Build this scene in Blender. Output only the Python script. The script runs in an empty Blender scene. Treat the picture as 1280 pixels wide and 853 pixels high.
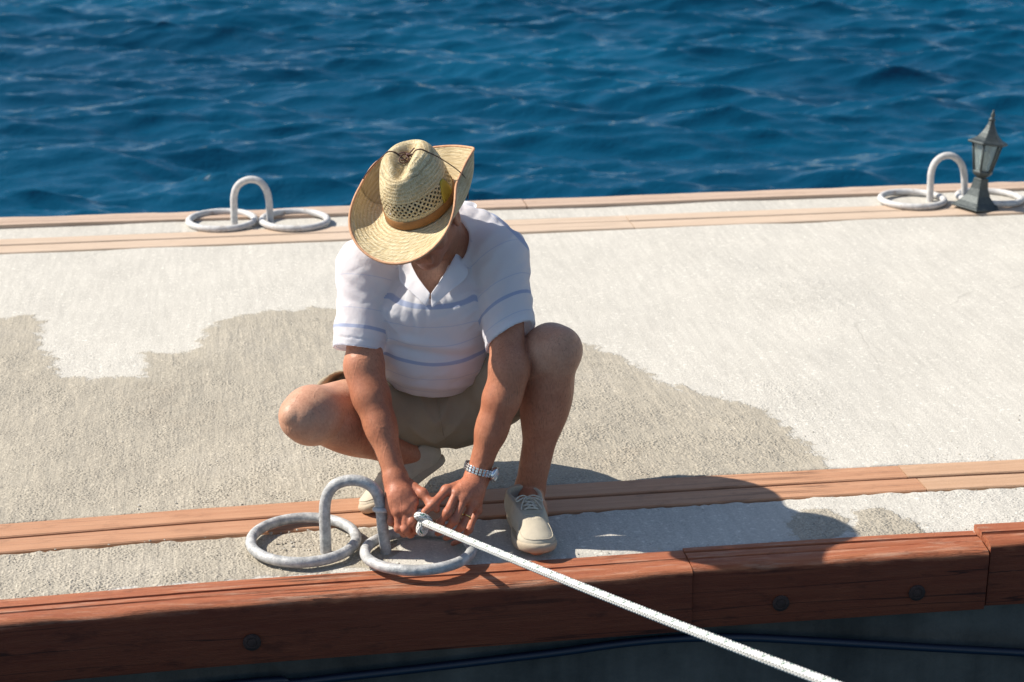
import bpy, bmesh, math, random
import numpy as np
from mathutils import Vector, Matrix
from mathutils.bvhtree import BVHTree
R = math.radians
rng = np.random.default_rng(7); random.seed(7)
scene = bpy.context.scene
COL = scene.collection
K = 1.95 / 1.77            # site scale
CAM_H = 1.95

# ------------------------------------------------------------------ camera
F_PX, PITCH, ROLL, YAW = 2421.7, R(18.437), R(.092), R(8.828)
FW = np.array([math.sin(YAW)*math.cos(PITCH), math.cos(YAW)*math.cos(PITCH), -math.sin(PITCH)])
_rt = np.array([math.cos(YAW), -math.sin(YAW), 0.0]); _up = np.cross(_rt, FW)
RT = _rt*math.cos(ROLL) + _up*math.sin(ROLL); UP = -_rt*math.sin(ROLL) + _up*math.cos(ROLL)
CO = np.array([0, 0, CAM_H])
def ray(u, v): return FW + RT*(u-640)/F_PX - UP*(v-426.5)/F_PX
def at(u, v, y):            # surveyed point: sight line meets the upright plane at depth y
    d = ray(u, v); return CO + d*(y*K)/d[1]
def gz(u, v, z=0.0):        # sight line meets the level z
    d = ray(u, v); return CO + d*(z-CAM_H)/d[2]
cam = bpy.data.cameras.new('camera'); co = bpy.data.objects.new('camera', cam); COL.objects.link(co)
m = Matrix.Identity(4)
for i in range(3):
    m[i][0], m[i][1], m[i][2], m[i][3] = RT[i], UP[i], -FW[i], CO[i]
co.matrix_world = m
cam.sensor_width = 36; cam.lens = F_PX/1280*36; cam.clip_end = 3000; cam.clip_start = .05
cam.dof.use_dof = True; cam.dof.focus_distance = 4.62; cam.dof.aperture_fstop = 5.6
scene.camera = co

# ------------------------------------------------------------------ light
SUN_AZ = np.array([.945, -.325]); SUN_AZ /= np.linalg.norm(SUN_AZ); SUN_EL = R(44)
world = bpy.data.worlds.new('World'); scene.world = world; world.use_nodes = True
nt = world.node_tree; bg = nt.nodes['Background']
sky = nt.nodes.new('ShaderNodeTexSky'); sky.sky_type = 'NISHITA'; sky.sun_disc = False
sky.sun_elevation = SUN_EL; sky.sun_rotation = math.atan2(-SUN_AZ[0], -SUN_AZ[1]) 
sky.air_density = 1.0; sky.dust_density = .6; sky.ozone_density = 1.2
nt.links.new(sky.outputs[0], bg.inputs[0]); bg.inputs[1].default_value = .088
sun = bpy.data.lights.new('sun', 'SUN'); sun.energy = 4.8; sun.angle = R(.53); sun.color = (1, .94, .84)
so = bpy.data.objects.new('sun', sun); COL.objects.link(so)
sdir = Vector((SUN_AZ[0]*math.cos(SUN_EL), SUN_AZ[1]*math.cos(SUN_EL), -math.sin(SUN_EL)))
so.rotation_euler = sdir.to_track_quat('-Z', 'Y').to_euler(); so.location = (-4, 6, 8)
vs = scene.view_settings; vs.view_transform = 'Standard'; vs.look = 'None'; vs.gamma = 1; vs.exposure = .58
scene.cycles.use_denoising = True
scene.cycles.max_bounces = 8; scene.cycles.transparent_max_bounces = 12

# ------------------------------------------------------------------ helpers
def tag(o, label=None, cat=None, group=None, kind=None):
    if label: o['label'] = label
    if cat: o['category'] = cat
    if group: o['group'] = group
    if kind: o['kind'] = kind
    return o
def mesh(name, V, Fc, mat=None, parent=None, origin=(0, 0, 0), smooth=True, attrs=None):
    V = np.asarray(V, float)
    org = np.asarray(parent['_o'] if parent is not None else origin, float)
    me = bpy.data.meshes.new(name)
    me.from_pydata((V-org).tolist(), [], [list(f) for f in Fc] if not isinstance(Fc, np.ndarray) else Fc.tolist())
    for k, a in (attrs or {}).items():
        at_ = me.attributes.new(k, 'FLOAT', 'POINT'); at_.data.foreach_set('value', np.asarray(a, np.float32))
    if smooth: me.polygons.foreach_set('use_smooth', np.ones(len(me.polygons), bool))
    me.update(); me.validate()
    o = bpy.data.objects.new(name, me); COL.objects.link(o)
    if mat: me.materials.append(mat)
    if parent is not None: o.parent = parent
    else: o.location = org
    o['_o'] = tuple(float(x) for x in org)
    return o
def empty(name, loc):
    o = bpy.data.objects.new(name, None); COL.objects.link(o); o.location = loc
    o['_o'] = tuple(float(x) for x in loc); o.empty_display_size = .1
    return o
def bevel(o, w, n=2, ang=40):
    b = o.modifiers.new('bevel', 'BEVEL'); b.width = w; b.segments = n; b.limit_method = 'ANGLE'; b.angle_limit = R(ang)
    return o
def subsurf(o, n=1):
    s = o.modifiers.new('subd', 'SUBSURF'); s.levels = n; s.render_levels = n; return o
def unit_(v): return np.asarray(v, float)/np.linalg.norm(v)
class MB:
    def __init__(s): s.V = []; s.F = []; s.A = {}
    def add(s, V, Fc, **A):
        n = len(s.V); s.V += [tuple(map(float, v)) for v in V]; s.F += [[i+n for i in f] for f in Fc]
        for k, a in A.items(): s.A.setdefault(k, []).extend(list(a))
    def box(s, a, b, M=None):
        (x0, y0, z0), (x1, y1, z1) = a, b
        V = np.array([(x, y, z) for z in (z0, z1) for y in (y0, y1) for x in (x0, x1)], float)
        if M is not None: V = V @ M[:3, :3].T + M[:3, 3]
        s.add(V, [(0, 2, 3, 1), (4, 5, 7, 6), (0, 1, 5, 4), (2, 6, 7, 3), (0, 4, 6, 2), (1, 3, 7, 5)])
    def tube(s, P, r, seg=10, closed=False, caps=True):
        V, Fc, u, v = tube(P, r, seg, closed, caps); s.add(V, Fc, tu=u, tv=v)
    def build(s, name, mat, parent=None, **k):
        A = s.A if s.A and all(len(a) == len(s.V) for a in s.A.values()) else None
        return mesh(name, s.V, s.F, mat, parent, attrs=A, **k)
def tube(P, r, seg=10, closed=False, caps=True):
    P = np.asarray(P, float); n = len(P); rr = np.broadcast_to(np.asarray(r, float), (n,))
    T = (np.roll(P, -1, 0)-np.roll(P, 1, 0)) if closed else np.gradient(P, axis=0)
    T /= np.linalg.norm(T, axis=1)[:, None]+1e-12
    a = np.array([0, 0, 1.0]) if abs(T[0][2]) < .9 else np.array([1.0, 0, 0])
    N = np.cross(T[0], a); N /= np.linalg.norm(N); Ns = [N]
    for i in range(1, n):
        N = Ns[-1]-T[i]*(Ns[-1]@T[i]); Ns.append(N/np.linalg.norm(N))
    Ns = np.array(Ns)
    if closed:      # spread the closing twist
        B0 = np.cross(T[0], Ns[0]); e = Ns[-1]-T[0]*(Ns[-1]@T[0]); tw = math.atan2(e@B0, e@Ns[0])
        for i in range(n):
            t = -tw*i/n; b = np.cross(T[i], Ns[i]); Ns[i] = Ns[i]*math.cos(t)+b*math.sin(t)
    Bs = np.cross(T, Ns)
    V = []; U = []; W = []
    L = np.r_[0, np.cumsum(np.linalg.norm(np.diff(P, axis=0), axis=1))]
    for i in range(n):
        for k in range(seg):
            t = 2*math.pi*k/seg; V.append(P[i]+rr[i]*(Ns[i]*math.cos(t)+Bs[i]*math.sin(t))); U.append(L[i]); W.append(k/seg)
    Fc = []
    for i in range(n if closed else n-1):
        j = (i+1) % n
        for k in range(seg):
            q = (k+1) % seg; Fc.append((i*seg+k, i*seg+q, j*seg+q, j*seg+k))
    if caps and not closed:
        Fc.append(tuple(range(seg))[::-1]); Fc.append(tuple((n-1)*seg+k for k in range(seg)))
    return V, Fc, U, W
def spline(P, n=8, closed=False):
    P = np.asarray(P, float); m_ = len(P); out = []
    rngi = range(m_ if closed else m_-1)
    for i in rngi:
        p = [P[(i+d) % m_] if closed else P[min(max(i+d, 0), m_-1)] for d in (-1, 0, 1, 2)]
        for k in range(n):
            t = k/n
            out.append(.5*(2*p[1]+(p[2]-p[0])*t+(2*p[0]-5*p[1]+4*p[2]-p[3])*t*t+(3*p[1]-p[0]-3*p[2]+p[3])*t**3))
    if not closed: out.append(P[-1])
    return np.array(out)
def lathe(prof, seg=24, M=None, off=0.0, caps=True):
    V = []; n = len(prof)
    for r, z in prof:
        for k in range(seg):
            t = 2*math.pi*(k+off)/seg; V.append((r*math.cos(t), r*math.sin(t), z))
    V = np.array(V)
    if M is not None: V = V @ M[:3, :3].T + M[:3, 3]
    Fc = [(i*seg+k, i*seg+(k+1) % seg, (i+1)*seg+(k+1) % seg, (i+1)*seg+k) for i in range(n-1) for k in range(seg)]
    if caps: Fc += [tuple(range(seg))[::-1], tuple((n-1)*seg+k for k in range(seg))]
    return V, Fc
def vnoise(X, seed=0):      # smooth value noise in [-1,1]; X (...,d) with d 1..3
    X = np.asarray(X, float); d = X.shape[-1]; r_ = np.random.default_rng(seed).random((64,)*d)*2-1
    i = np.floor(X).astype(int); f = X-i; f = f*f*(3-2*f); out = 0
    for c in range(2**d):
        w = 1; idx = []
        for k in range(d):
            b = (c >> k) & 1; w = w*(f[..., k] if b else 1-f[..., k]); idx.append((i[..., k]+b) % 64)
        out = out+w*r_[tuple(idx)]
    return out
def sstep(a, b, x): t = np.clip((x-a)/(b-a), 0, 1); return t*t*(3-2*t)

# ------------------------------------------------------------------ materials
class NT:
    def __init__(s, name):
        s.m = bpy.data.materials.new(name); s.m.use_nodes = True; s.t = s.m.node_tree
        s.b = s.t.nodes['Principled BSDF']; s.out = s.t.nodes['Material Output']; s._bump = None
    def n(s, typ, ins=None, **props):
        x = s.t.nodes.new('ShaderNode'+typ)
        for k, v in props.items(): setattr(x, k, v)
        for k, v in (ins or {}).items(): s.set(x.inputs[k], v)
        return x
    def set(s, sock, v):
        if isinstance(v, bpy.types.NodeSocket): s.t.links.new(v, sock)
        elif isinstance(v, (tuple, list)) and sock.type == 'RGBA': sock.default_value = tuple(v)+((1,) if len(v) == 3 else ())
        else: sock.default_value = v
    def co(s, scale=(1, 1, 1), rot=(0, 0, 0)):
        tc = s.n('TexCoord'); mp = s.n('Mapping', {'Vector': tc.outputs['Object'], 'Scale': scale, 'Rotation': rot}); return mp.outputs[0]
    def noise(s, scale, detail=3, rough=.55, vec=None, dist=0):
        return s.n('TexNoise', {'Vector': vec or s.co(), 'Scale': scale, 'Detail': detail, 'Roughness': rough, 'Distortion': dist}).outputs['Fac']
    def voro(s, scale, vec=None, feature='F1'):
        return s.n('TexVoronoi', {'Vector': vec or s.co(), 'Scale': scale}, feature=feature).outputs['Distance']
    def ramp(s, fac, stops):
        r_ = s.n('ValToRGB', {'Fac': fac}); e = r_.color_ramp.elements
        while len(e) < len(stops): e.new(.5)
        for el, (p, c) in zip(e, stops):
            el.position = p; el.color = (c, c, c, 1) if not isinstance(c, (tuple, list)) else tuple(c)+(1,)
        return r_.outputs['Color']
    def mr(s, x, a, b, c=0, d=1, smooth=False):
        return s.n('MapRange', {'Value': x, 'From Min': a, 'From Max': b, 'To Min': c, 'To Max': d}, interpolation_type='SMOOTHSTEP' if smooth else 'LINEAR').outputs[0]
    def mix(s, f, a, b, mode='MIX'):
        x = s.n('Mix', None, data_type='RGBA', blend_type=mode)
        s.set(x.inputs[0], f); s.set(x.inputs[6], a); s.set(x.inputs[7], b); return x.outputs[2]
    def ma(s, op, a, b=0.0, c=None):
        x = s.n('Math', None, operation=op); s.set(x.inputs[0], a); s.set(x.inputs[1], b)
        if c is not None: s.set(x.inputs[2], c)
        return x.outputs[0]
    def attr(s, name): return s.n('Attribute', None, attribute_name=name).outputs['Fac']
    def bump(s, h, dist, strength=1.0):
        b = s.n('Bump', {'Height': h, 'Distance': dist, 'Strength': strength})
        if s._bump is not None: s.set(b.inputs['Normal'], s._bump)
        s._bump = b.outputs[0]; s.set(s.b.inputs['Normal'], s._bump)
    def p(s, **k):
        for a, v in k.items(): s.set(s.b.inputs[a.replace('_', ' ')], v)
        return s.m

def concrete(name, dry, damp):
    t = NT(name); O = t.co(); a = t.attr('rough')
    nz = t.noise(16, 5, .65, O); nz2 = t.noise(90, 3, .65, O); d = t.attr('damp')
    e = t.ma('ADD', d, t.ma('MULTIPLY_ADD', nz, .17, -.085)); e = t.ma('ADD', e, t.ma('MULTIPLY_ADD', nz2, .07, -.035))
    w = t.mr(e, -.010, .012, smooth=True)
    big = t.noise(1.6, 5, .66, O); grit = t.noise(190, 2, .7, O)
    trowel = t.n('TexNoise', {'Vector': t.co((9, .9, 1), (0, 0, R(-14))), 'Scale': 5.0, 'Detail': 3.0, 'Roughness': .7, 'Distortion': .3}).outputs['Fac']
    mask = t.mr(t.noise(9, 4, .7, O), .42, .62, 0, 1)
    g1 = t.voro(125, O); g2 = t.voro(62, t.co((1, 1, 1), (0, 0, .7)))
    pit = t.ma('MAXIMUM', t.ma('MULTIPLY', t.mr(g1, .16, .30, .9, 0), mask), t.ma('MULTIPLY', t.mr(g2, .12, .22, 1, 0), t.mr(nz, .52, .60, 0, 1)))
    pit = t.ma('MULTIPLY', pit, a)
    lite = t.ma('MULTIPLY', t.mr(g2, .62, .74, 0, 1), t.mr(nz2, .52, .62, 0, 1))
    v = t.ma('MULTIPLY', t.mr(big, .3, .7, .90, 1.06), t.mr(trowel, .35, .65, .92, 1.05)); v = t.ma('MULTIPLY', v, t.ma('ADD', 1.0, t.ma('MULTIPLY', t.mr(grit, .25, .75, -.34, .28), t.mr(a, .1, .8, .45, 1))))
    v = t.ma('MULTIPLY', v, t.mr(nz2, .3, .7, .95, 1.04)); v = t.ma('MULTIPLY', v, t.mr(pit, 0, 1, 1, .46)); v = t.ma('ADD', v, t.ma('MULTIPLY', lite, .28))
    wv = t.n('Mix', None, data_type='VECTOR'); t.set(wv.inputs[0], .16); t.set(wv.inputs[4], O); t.set(wv.inputs[5], t.n('TexNoise', {'Vector': O, 'Scale': 2.5, 'Detail': 4.0}).outputs['Color'])
    ck = t.n('TexVoronoi', {'Vector': wv.outputs[1], 'Scale': .5}, feature='DISTANCE_TO_EDGE').outputs['Distance']
    ck = t.ma('MULTIPLY', t.mr(ck, .0004, .0013, 1, 0), t.mr(t.noise(1.3, 3, .55, O), .55, .64, 0, 1)); v = t.ma('MULTIPLY', v, t.mr(ck, 0, 1, 1, .72))
    c = t.mix(w, dry, damp)
    c = t.mix(t.mr(big, .54, .68, 0, .14), c, (.40, .37, .33)); c = t.mix(t.ma('MULTIPLY', mask, t.mr(big, .40, .32, 0, .07)), c, (.42, .28, .17))
    c = t.mix(1.0, c, t.n('CombineColor', {'Red': v, 'Green': v, 'Blue': v}).outputs[0], 'MULTIPLY')
    t.p(Base_Color=c, Roughness=t.mr(w, 0, 1, .92, t.mr(trowel, .35, .65, .58, .85))); t.b.inputs['Specular IOR Level'].default_value = .25
    clus = t.ma('MULTIPLY', t.mr(mask, 0, 1, .3, 1.0), t.mr(a, .15, 1, .05, 1.0))
    h = t.ma('MULTIPLY', t.ma('ADD', t.ma('MULTIPLY', g1, .9), t.ma('MULTIPLY', g2, .5)), clus)
    h = t.ma('ADD', h, t.ma('MULTIPLY', grit, .5)); h = t.ma('SUBTRACT', h, t.ma('MULTIPLY', pit, .6)); h = t.ma('ADD', h, t.ma('MULTIPLY', trowel, t.mr(w, 0, 1, .12, 1.0)))
    t.bump(h, .0042, .9)
    return t.m
def wood(name, a, b, grain=1.0, rough=.6, crack=.0, stain=0.0, face=None):
    t = NT(name)
    g1 = t.noise(3.0, 5, .65, t.co((1.0, 26, 26)), .6); g2 = t.noise(5, 3, .6, t.co((3, 170, 170)))
    big = t.noise(2.4, 3, .6, t.co((1, 3, 3)))
    f = t.ma('ADD', t.ma('MULTIPLY', g1, .6), t.ma('ADD', t.ma('MULTIPLY', g2, .28), t.ma('MULTIPLY', big, .35)))
    c = t.mix(t.mr(f, .42, .80, 0, 1), a, b)
    if stain:
        s_ = t.ma('MULTIPLY', t.mr(t.noise(9, 5, .7, t.co((1, 2.2, 3))), .55, .68, 0, 1), stain)
        c = t.mix(s_, c, tuple(x*.28 for x in a))
        k = t.mr(t.voro(5.5, t.co((1, 2.2, 2.2))), .03, .075, .75, 0); c = t.mix(t.ma('MULTIPLY', k, stain), c, tuple(x*.3 for x in a))
    if crack:
        n_ = t.noise(1.0, 3, .5, t.co((.35, 20, 20))); ln = t.ma('MULTIPLY', t.mr(t.ma('ABSOLUTE', t.ma('SUBTRACT', n_, .5)), .004, .014, 1, 0), t.mr(t.noise(2.2, 2, .5, t.co((1, 4, 4))), .42, .56, 0, 1))
        c = t.mix(t.ma('MULTIPLY', ln, min(1, crack*1.3)), c, tuple(x*.15 for x in a))
        sc_ = t.mr(t.noise(7, 6, .8, t.co((1, 5, 5), (0, 0, .1))), .60, .72, 0, .5*crack); c = t.mix(sc_, c, tuple(min(.8, x*1.5+.08) for x in b))
        cr = t.mr(t.noise(1.2, 6, .75, t.co((.8, 34, 34))), .30, .355, crack, 0); c = t.mix(cr, c, tuple(x*.22 for x in a))
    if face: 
        wt_ = t.ma('ADD', t.attr('top'), t.mr(t.noise(14, 4, .65, t.co((1, 3, 3))), .3, .7, -.25, .25)); c = t.mix(t.mr(wt_, .25, .75), t.mix(1.0, c, face, 'MULTIPLY'), c)  # outer face multiplied darker: stained wood plus shade put into the colour
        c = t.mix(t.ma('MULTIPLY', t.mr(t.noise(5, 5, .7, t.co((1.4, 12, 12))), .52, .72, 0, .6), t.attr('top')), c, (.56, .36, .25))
    t.p(Base_Color=c, Roughness=rough); t.b.inputs['Specular IOR Level'].default_value = .3
    t.bump(t.ma('ADD', g2, g1), .0022*grain, .6)
    return t.m
def simple(name, c, rough=.5, metal=0, var=.15, scale=30, bump=.0, bscale=80, spec=.4):
    t = NT(name); n_ = t.noise(scale, 4, .6)
    v = t.mr(n_, .25, .75, 1-var, 1+var)
    t.p(Base_Color=t.mix(1.0, c, t.n('CombineColor', {'Red': v, 'Green': v, 'Blue': v}).outputs[0], 'MULTIPLY'), Roughness=rough, Metallic=metal)
    t.b.inputs['Specular IOR Level'].default_value = spec
    if bump: t.bump(t.noise(bscale, 3, .6), bump, .8)
    return t.m

M_deck = concrete('concrete', (.530, .498, .438), (.390, .345, .272))
M_beam = wood('red_timber', (.29, .072, .029), (.46, .170, .078), 2.0, .62, .6, .5, (.44, .30, .26))  # last tint darkens the outer face, its shade painted in with the stain
M_beam2 = wood('sea_timber', (.48, .33, .235), (.58, .44, .335), 1, .6, .3, .2)
M_plank = wood('oiled_plank', (.40, .190, .100), (.55, .300, .175), .9, .6, .35, .3)
M_plank_w = wood('weathered_plank', (.43, .255, .15), (.57, .365, .235), .9, .7, .35, .2)
M_plank_b = wood('bleached_plank', (.50, .37, .265), (.60, .465, .35), .7, .7, .15, .1)

def galv():
    t = NT('galvanised_steel')
    a = t.noise(45, 5, .65); b = t.noise(160, 3, .6)
    c = t.mix(t.mr(a, .38, .66), (.30, .30, .295), (.58, .57, .55))
    c = t.mix(t.mr(b, .58, .72, 0, .5), c, (.22, .21, .20))
    c = t.mix(t.mr(t.noise(18, 4, .7), .62, .74, 0, .45), c, (.40, .30, .22))
    t.p(Base_Color=c, Roughness=.62, Metallic=.15); t.bump(t.ma('ADD', a, t.ma('MULTIPLY', b, .5)), .003, .6); return t.m
M_galv = galv()
def pale():
    t = NT('weathered_pale_steel'); a = t.noise(40, 5, .7); c = t.mix(t.mr(a, .36, .64), (.44, .43, .42), (.62, .60, .575))
    c = t.mix(t.mr(t.noise(26, 5, .75), .56, .70, 0, .6), c, (.30, .20, .13)); t.p(Base_Color=c, Roughness=.7, Metallic=.05); t.bump(a, .003, .6); return t.m
M_galv_pale = pale()
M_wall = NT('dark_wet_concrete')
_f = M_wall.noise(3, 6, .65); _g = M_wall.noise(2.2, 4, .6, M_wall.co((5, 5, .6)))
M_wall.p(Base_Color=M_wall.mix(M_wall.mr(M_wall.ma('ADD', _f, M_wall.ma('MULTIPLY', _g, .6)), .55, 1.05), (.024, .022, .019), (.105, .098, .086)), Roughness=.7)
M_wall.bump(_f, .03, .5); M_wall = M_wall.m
M_pipe = simple('blue_pipe', (.006, .011, .026), .4, 0, .1, 20, 0, 50, .5)
M_bolt = simple('rusty_bolt', (.055, .030, .024), .8, .2, .3, 60, .004, 90)

def water_mat():
    t = NT('sea_water')
    t.p(Base_Color=t.mix(t.mr(t.noise(.35, 3, .5), .35, .65), (.0009, .045, .094), (.0015, .064, .126)), Roughness=.07, IOR=1.333)
    t.bump(t.noise(9, 4, .6, t.co((.7, 1.5, 1))), .016, .8)
    t.bump(t.noise(52, 3, .6, t.co((.8, 1.4, 1))), .0040, .8)
    return t.m
M_water = water_mat()

# ------------------------------------------------------------------ sea
WZ = -.86
def axis_lines(a, b, step, lo, hi, grow=1.25):
    x = list(np.arange(a, b+1e-6, step)); s_ = step
    while x[-1] < hi: s_ *= grow; x.append(x[-1]+s_)
    s_ = step; pre = []; c = x[0]
    while c > lo: s_ *= grow; c -= s_; pre.append(c)
    return np.array(pre[::-1]+x)
xs = axis_lines(-4.0, 9.5, .026, -900, 900); ys = axis_lines(8.5, 21.5, .030, -60, 1500)
X, Y = np.meshgrid(xs, ys); Z = np.zeros_like(X); DX = np.zeros_like(X); DY = np.zeros_like(X)
wr = np.random.default_rng(11)
for i in range(140):
    lam = .09*(1.6/.09)**wr.random(); k = 2*math.pi/lam
    th = wr.normal(R(-98), R(18)); kx, ky = k*math.cos(th), k*math.sin(th)
    amp = .0070*lam**.95*(1.0 if lam > .4 else 1.45); ph = wr.random()*6.283
    fade = 1/(1+(np.hypot(X-3, Y-14)/40)**4) if lam > .5 else 1/(1+(np.hypot(X-3, Y-14)/14)**6)
    a = kx*X+ky*Y+ph; gust = .65+.7*(.5+.5*np.sin(X*wr.normal(0, .5)+Y*wr.normal(0, .5)+wr.random()*6))
    Z += amp*gust*np.cos(a)*fade; DX -= amp*gust*.5*math.cos(th)*np.sin(a)*fade; DY -= amp*gust*.5*math.sin(th)*np.sin(a)*fade
V = np.stack([X+DX, Y+DY, Z+WZ], -1).reshape(-1, 3)
nx, ny = len(xs), len(ys); idx = np.arange(nx*ny).reshape(ny, nx)
Fq = np.stack([idx[:-1, :-1], idx[:-1, 1:], idx[1:, 1:], idx[1:, :-1]], -1).reshape(-1, 4)
tag(mesh('sea_water', V, Fq, M_water), 'deep blue choppy sea behind the pier', 'water', kind='structure')

# ------------------------------------------------------------------ pier
def bend(x, y):     # the near edge of the pier is not quite straight
    b = np.interp(np.asarray(x)/K, [-3, -.5, -.1, .3, .7, 1.0, 1.45, 1.9, 4.0], [-.115, -.030, -.009, 0, .006, .008, .006, -.006, -.06])*K
    return b*(1-sstep(4.7, 5.8, np.asarray(y)))
Y0 = 3.757*K; YF0, YF1 = 3.990*K, 4.156*K; YB0, YB1 = 6.41*K, 6.585*K; Y9 = 6.735*K
X0, X9 = -9.0, 15.0
def poly_sd(P, poly):
    poly = np.asarray(poly); d = np.full(len(P), 1e9); ins = np.zeros(len(P), bool)
    for i in range(len(poly)):
        a, b = poly[i], poly[(i+1) % len(poly)]; e = b-a
        t = np.clip(((P-a)@e)/(e@e), 0, 1); d = np.minimum(d, np.linalg.norm(P-a-t[:, None]*e, axis=1))
        c = ((a[1] > P[:, 1]) != (b[1] > P[:, 1])); xx = (b[0]-a[0])*(P[:, 1]-a[1])/(b[1]-a[1]+1e-12)+a[0]; ins ^= c & (P[:, 0] < xx)
    return np.where(ins, d, -d)
dx = axis_lines(-1.15, 3.55, .012, X0, X9, 1.4); dx[0] = X0; dx[-1] = X9
dyl = sorted(set(np.round(np.r_[np.arange(Y0, Y9, .0125), [YF0, YF0+.004, YF1, YF1-.004, YB0, YB0+.004, YB1, YB1-.004, Y9]], 5)))
dyl = np.array([v for i, v in enumerate(dyl) if i == 0 or v-dyl[i-1] > .0019])
X, Y = np.meshgrid(dx, dyl); P2 = np.stack([X, Y], -1).reshape(-1, 2); PB = np.c_[P2[:, 0], P2[:, 1]+bend(P2[:, 0], P2[:, 1])]
damp_px = [(-60, 392), (0, 397), (35, 392), (52, 402), (48, 430), (62, 445), (74, 470), (120, 472), (182, 471), (178, 440), (200, 442), (245, 440), (258, 412), (285, 398),
           (340, 388), (400, 384), (470, 384), (560, 395), (660, 410), (735, 430), (790, 452), (812, 470), (838, 486), (905, 498), (955, 512), (990, 540), (1022, 566), (1042, 590),
           (1000, 604), (700, 612), (0, 664), (-60, 668)]
sd = poly_sd(PB, np.array([gz(*q)[:2] for q in damp_px]))
for blob in ([(-80, 690), (0, 690), (480, 660), (500, 690), (470, 706), (380, 716), (160, 732), (0, 756), (-80, 765)], [(1003, 640), (1030, 638), (1062, 652), (1050, 672), (1004, 678), (985, 655)],
             [(1075, 640), (1100, 636), (1150, 660), (1160, 670), (1090, 678), (1066, 668)], [(852, 478), (872, 492), (868, 497), (848, 486)]):
    sb = poly_sd(PB, np.array([gz(*q)[:2] for q in blob])); sd = np.maximum(sd, np.where(sb > 0, sb*3.5+.012, sb))
sd = np.where(P2[:, 0] < gz(0, 500)[0]-.2, np.maximum(sd, np.where(P2[:, 1] < 5.5, .1, -.1)), sd)
Zd = .0040*vnoise(P2*4, 1)+(.0012*vnoise(P2*28, 2)+.0010*vnoise(P2*60, 3))*(.25+.75*sstep(-.03, .05, sd))
inF = sstep(YF0-.001, YF0+.005, P2[:, 1])*(1-sstep(YF1-.005, YF1+.001, P2[:, 1])); inB = sstep(YB0-.001, YB0+.005, P2[:, 1])*(1-sstep(YB1-.005, YB1+.001, P2[:, 1]))
edge = .006*vnoise(P2*45, 5)*(np.exp(-((P2[:, 1]-YF0)/.02)**2)+np.exp(-((P2[:, 1]-YF1)/.03)**2))
Zd = Zd+np.abs(edge)-.03*np.clip(inF+inB, 0, 1)-.006*np.exp(-((P2[:, 1]-Y0)/.012)**2)
roughA = np.clip(.34+.35*sstep(4.75, 4.45, P2[:, 1])*sstep(-.05, .03, sd)+.45*sstep(0, .1, sd)-.35*sstep(4.9, 6.4, P2[:, 1])+.4*vnoise(P2*3.1, 8), .1, 1)
ny, nx = X.shape; idx = np.arange(nx*ny).reshape(ny, nx)
Fq = np.stack([idx[:-1, :-1], idx[:-1, 1:], idx[1:, 1:], idx[1:, :-1]], -1).reshape(-1, 4)
tag(mesh('pier_deck', np.c_[PB, Zd], Fq, M_deck, attrs={'damp': sd, 'rough': roughA}), 'pale gritty concrete pier deck with large damp patches', 'pier', kind='structure')

# pier body under the deck
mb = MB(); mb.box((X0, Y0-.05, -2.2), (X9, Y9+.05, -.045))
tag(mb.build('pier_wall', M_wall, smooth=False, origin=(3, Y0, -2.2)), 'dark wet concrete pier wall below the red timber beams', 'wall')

def beam(name, x0, x1, yb, depth, zt, zb, mat, side=-1, seed=0, yaw=0.0, warp=.004, groove=True):
    """long squared timber; side=-1 : outer face towards -y"""
    n = max(8, int((x1-x0)/.03)); xs_ = np.linspace(x0, x1, n); mb = MB()
    prof = [(0, zb), (0, zt-.001), (.004, zt), (depth*.28, zt), (depth*.28+.004, zt-.016), (depth*.28+.008, zt-.001), (depth*.52, zt), (depth*.52+.003, zt-.007), (depth*.52+.006, zt-.001),
            (depth-.016, zt-.001), (depth-.008, zt-.003), (depth-.003, zt-.008), (depth-.001, zt-.014), (depth, zt-.024), (depth, zb+.02), (depth-.004, zb+.006), (depth-.02, zb)]
    G = np.zeros((n, len(prof), 3))
    for j, (d, z) in enumerate(prof):
        dd = np.full(n, d); zz = np.full(n, z)
        w = vnoise(np.c_[xs_*1.3, np.full(n, j*.07)], seed+20)*warp
        if groove and j in (3, 4, 5): zz = zz - (j == 4)*.012*vnoise(xs_[:, None]*3, seed+3); dd = dd + depth*.20*vnoise(xs_[:, None]*1.1, seed+4)
        if groove and j in (6, 7, 8): dd = dd+depth*.12*vnoise(xs_[:, None]*.9, seed+9); zz = zz+(j == 7)*.007*np.clip(vnoise(xs_[:, None]*2.1, seed+6)+.3, 0, 1)
        if 9 <= j <= 13: dd = dd+.004*vnoise(xs_[:, None]*9, seed+5); zz = zz-.006*np.abs(vnoise(np.c_[xs_*6, np.full(n, j*.4)], seed+7))
        G[:, j, 0] = xs_; G[:, j, 1] = yb+side*dd+w+(xs_-x0)*yaw; G[:, j, 2] = zz+w*.5
    if side < 0: G[:, :, 1] += bend(G[:, :, 0], G[:, :, 1])
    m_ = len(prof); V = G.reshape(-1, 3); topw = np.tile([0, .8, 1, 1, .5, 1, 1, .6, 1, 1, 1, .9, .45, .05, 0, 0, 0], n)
    Fc = [(i*m_+j, i*m_+(j+1) % m_, (i+1)*m_+(j+1) % m_, (i+1)*m_+j) for i in range(n-1) for j in range(m_)]
    Fc += [tuple(range(m_))[::-1], tuple((n-1)*m_+j for j in range(m_))]
    if side > 0: Fc = [f[::-1] for f in Fc]
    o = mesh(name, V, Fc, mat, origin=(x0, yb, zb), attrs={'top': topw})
    md = o.modifiers.new('edge', 'EDGE_SPLIT'); md.split_angle = R(50)
    return o
xj1, xj2 = gz(854, 690)[0], gz(1217, 665)[0]
BG = 'red timbers edging the near side of the pier'
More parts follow.
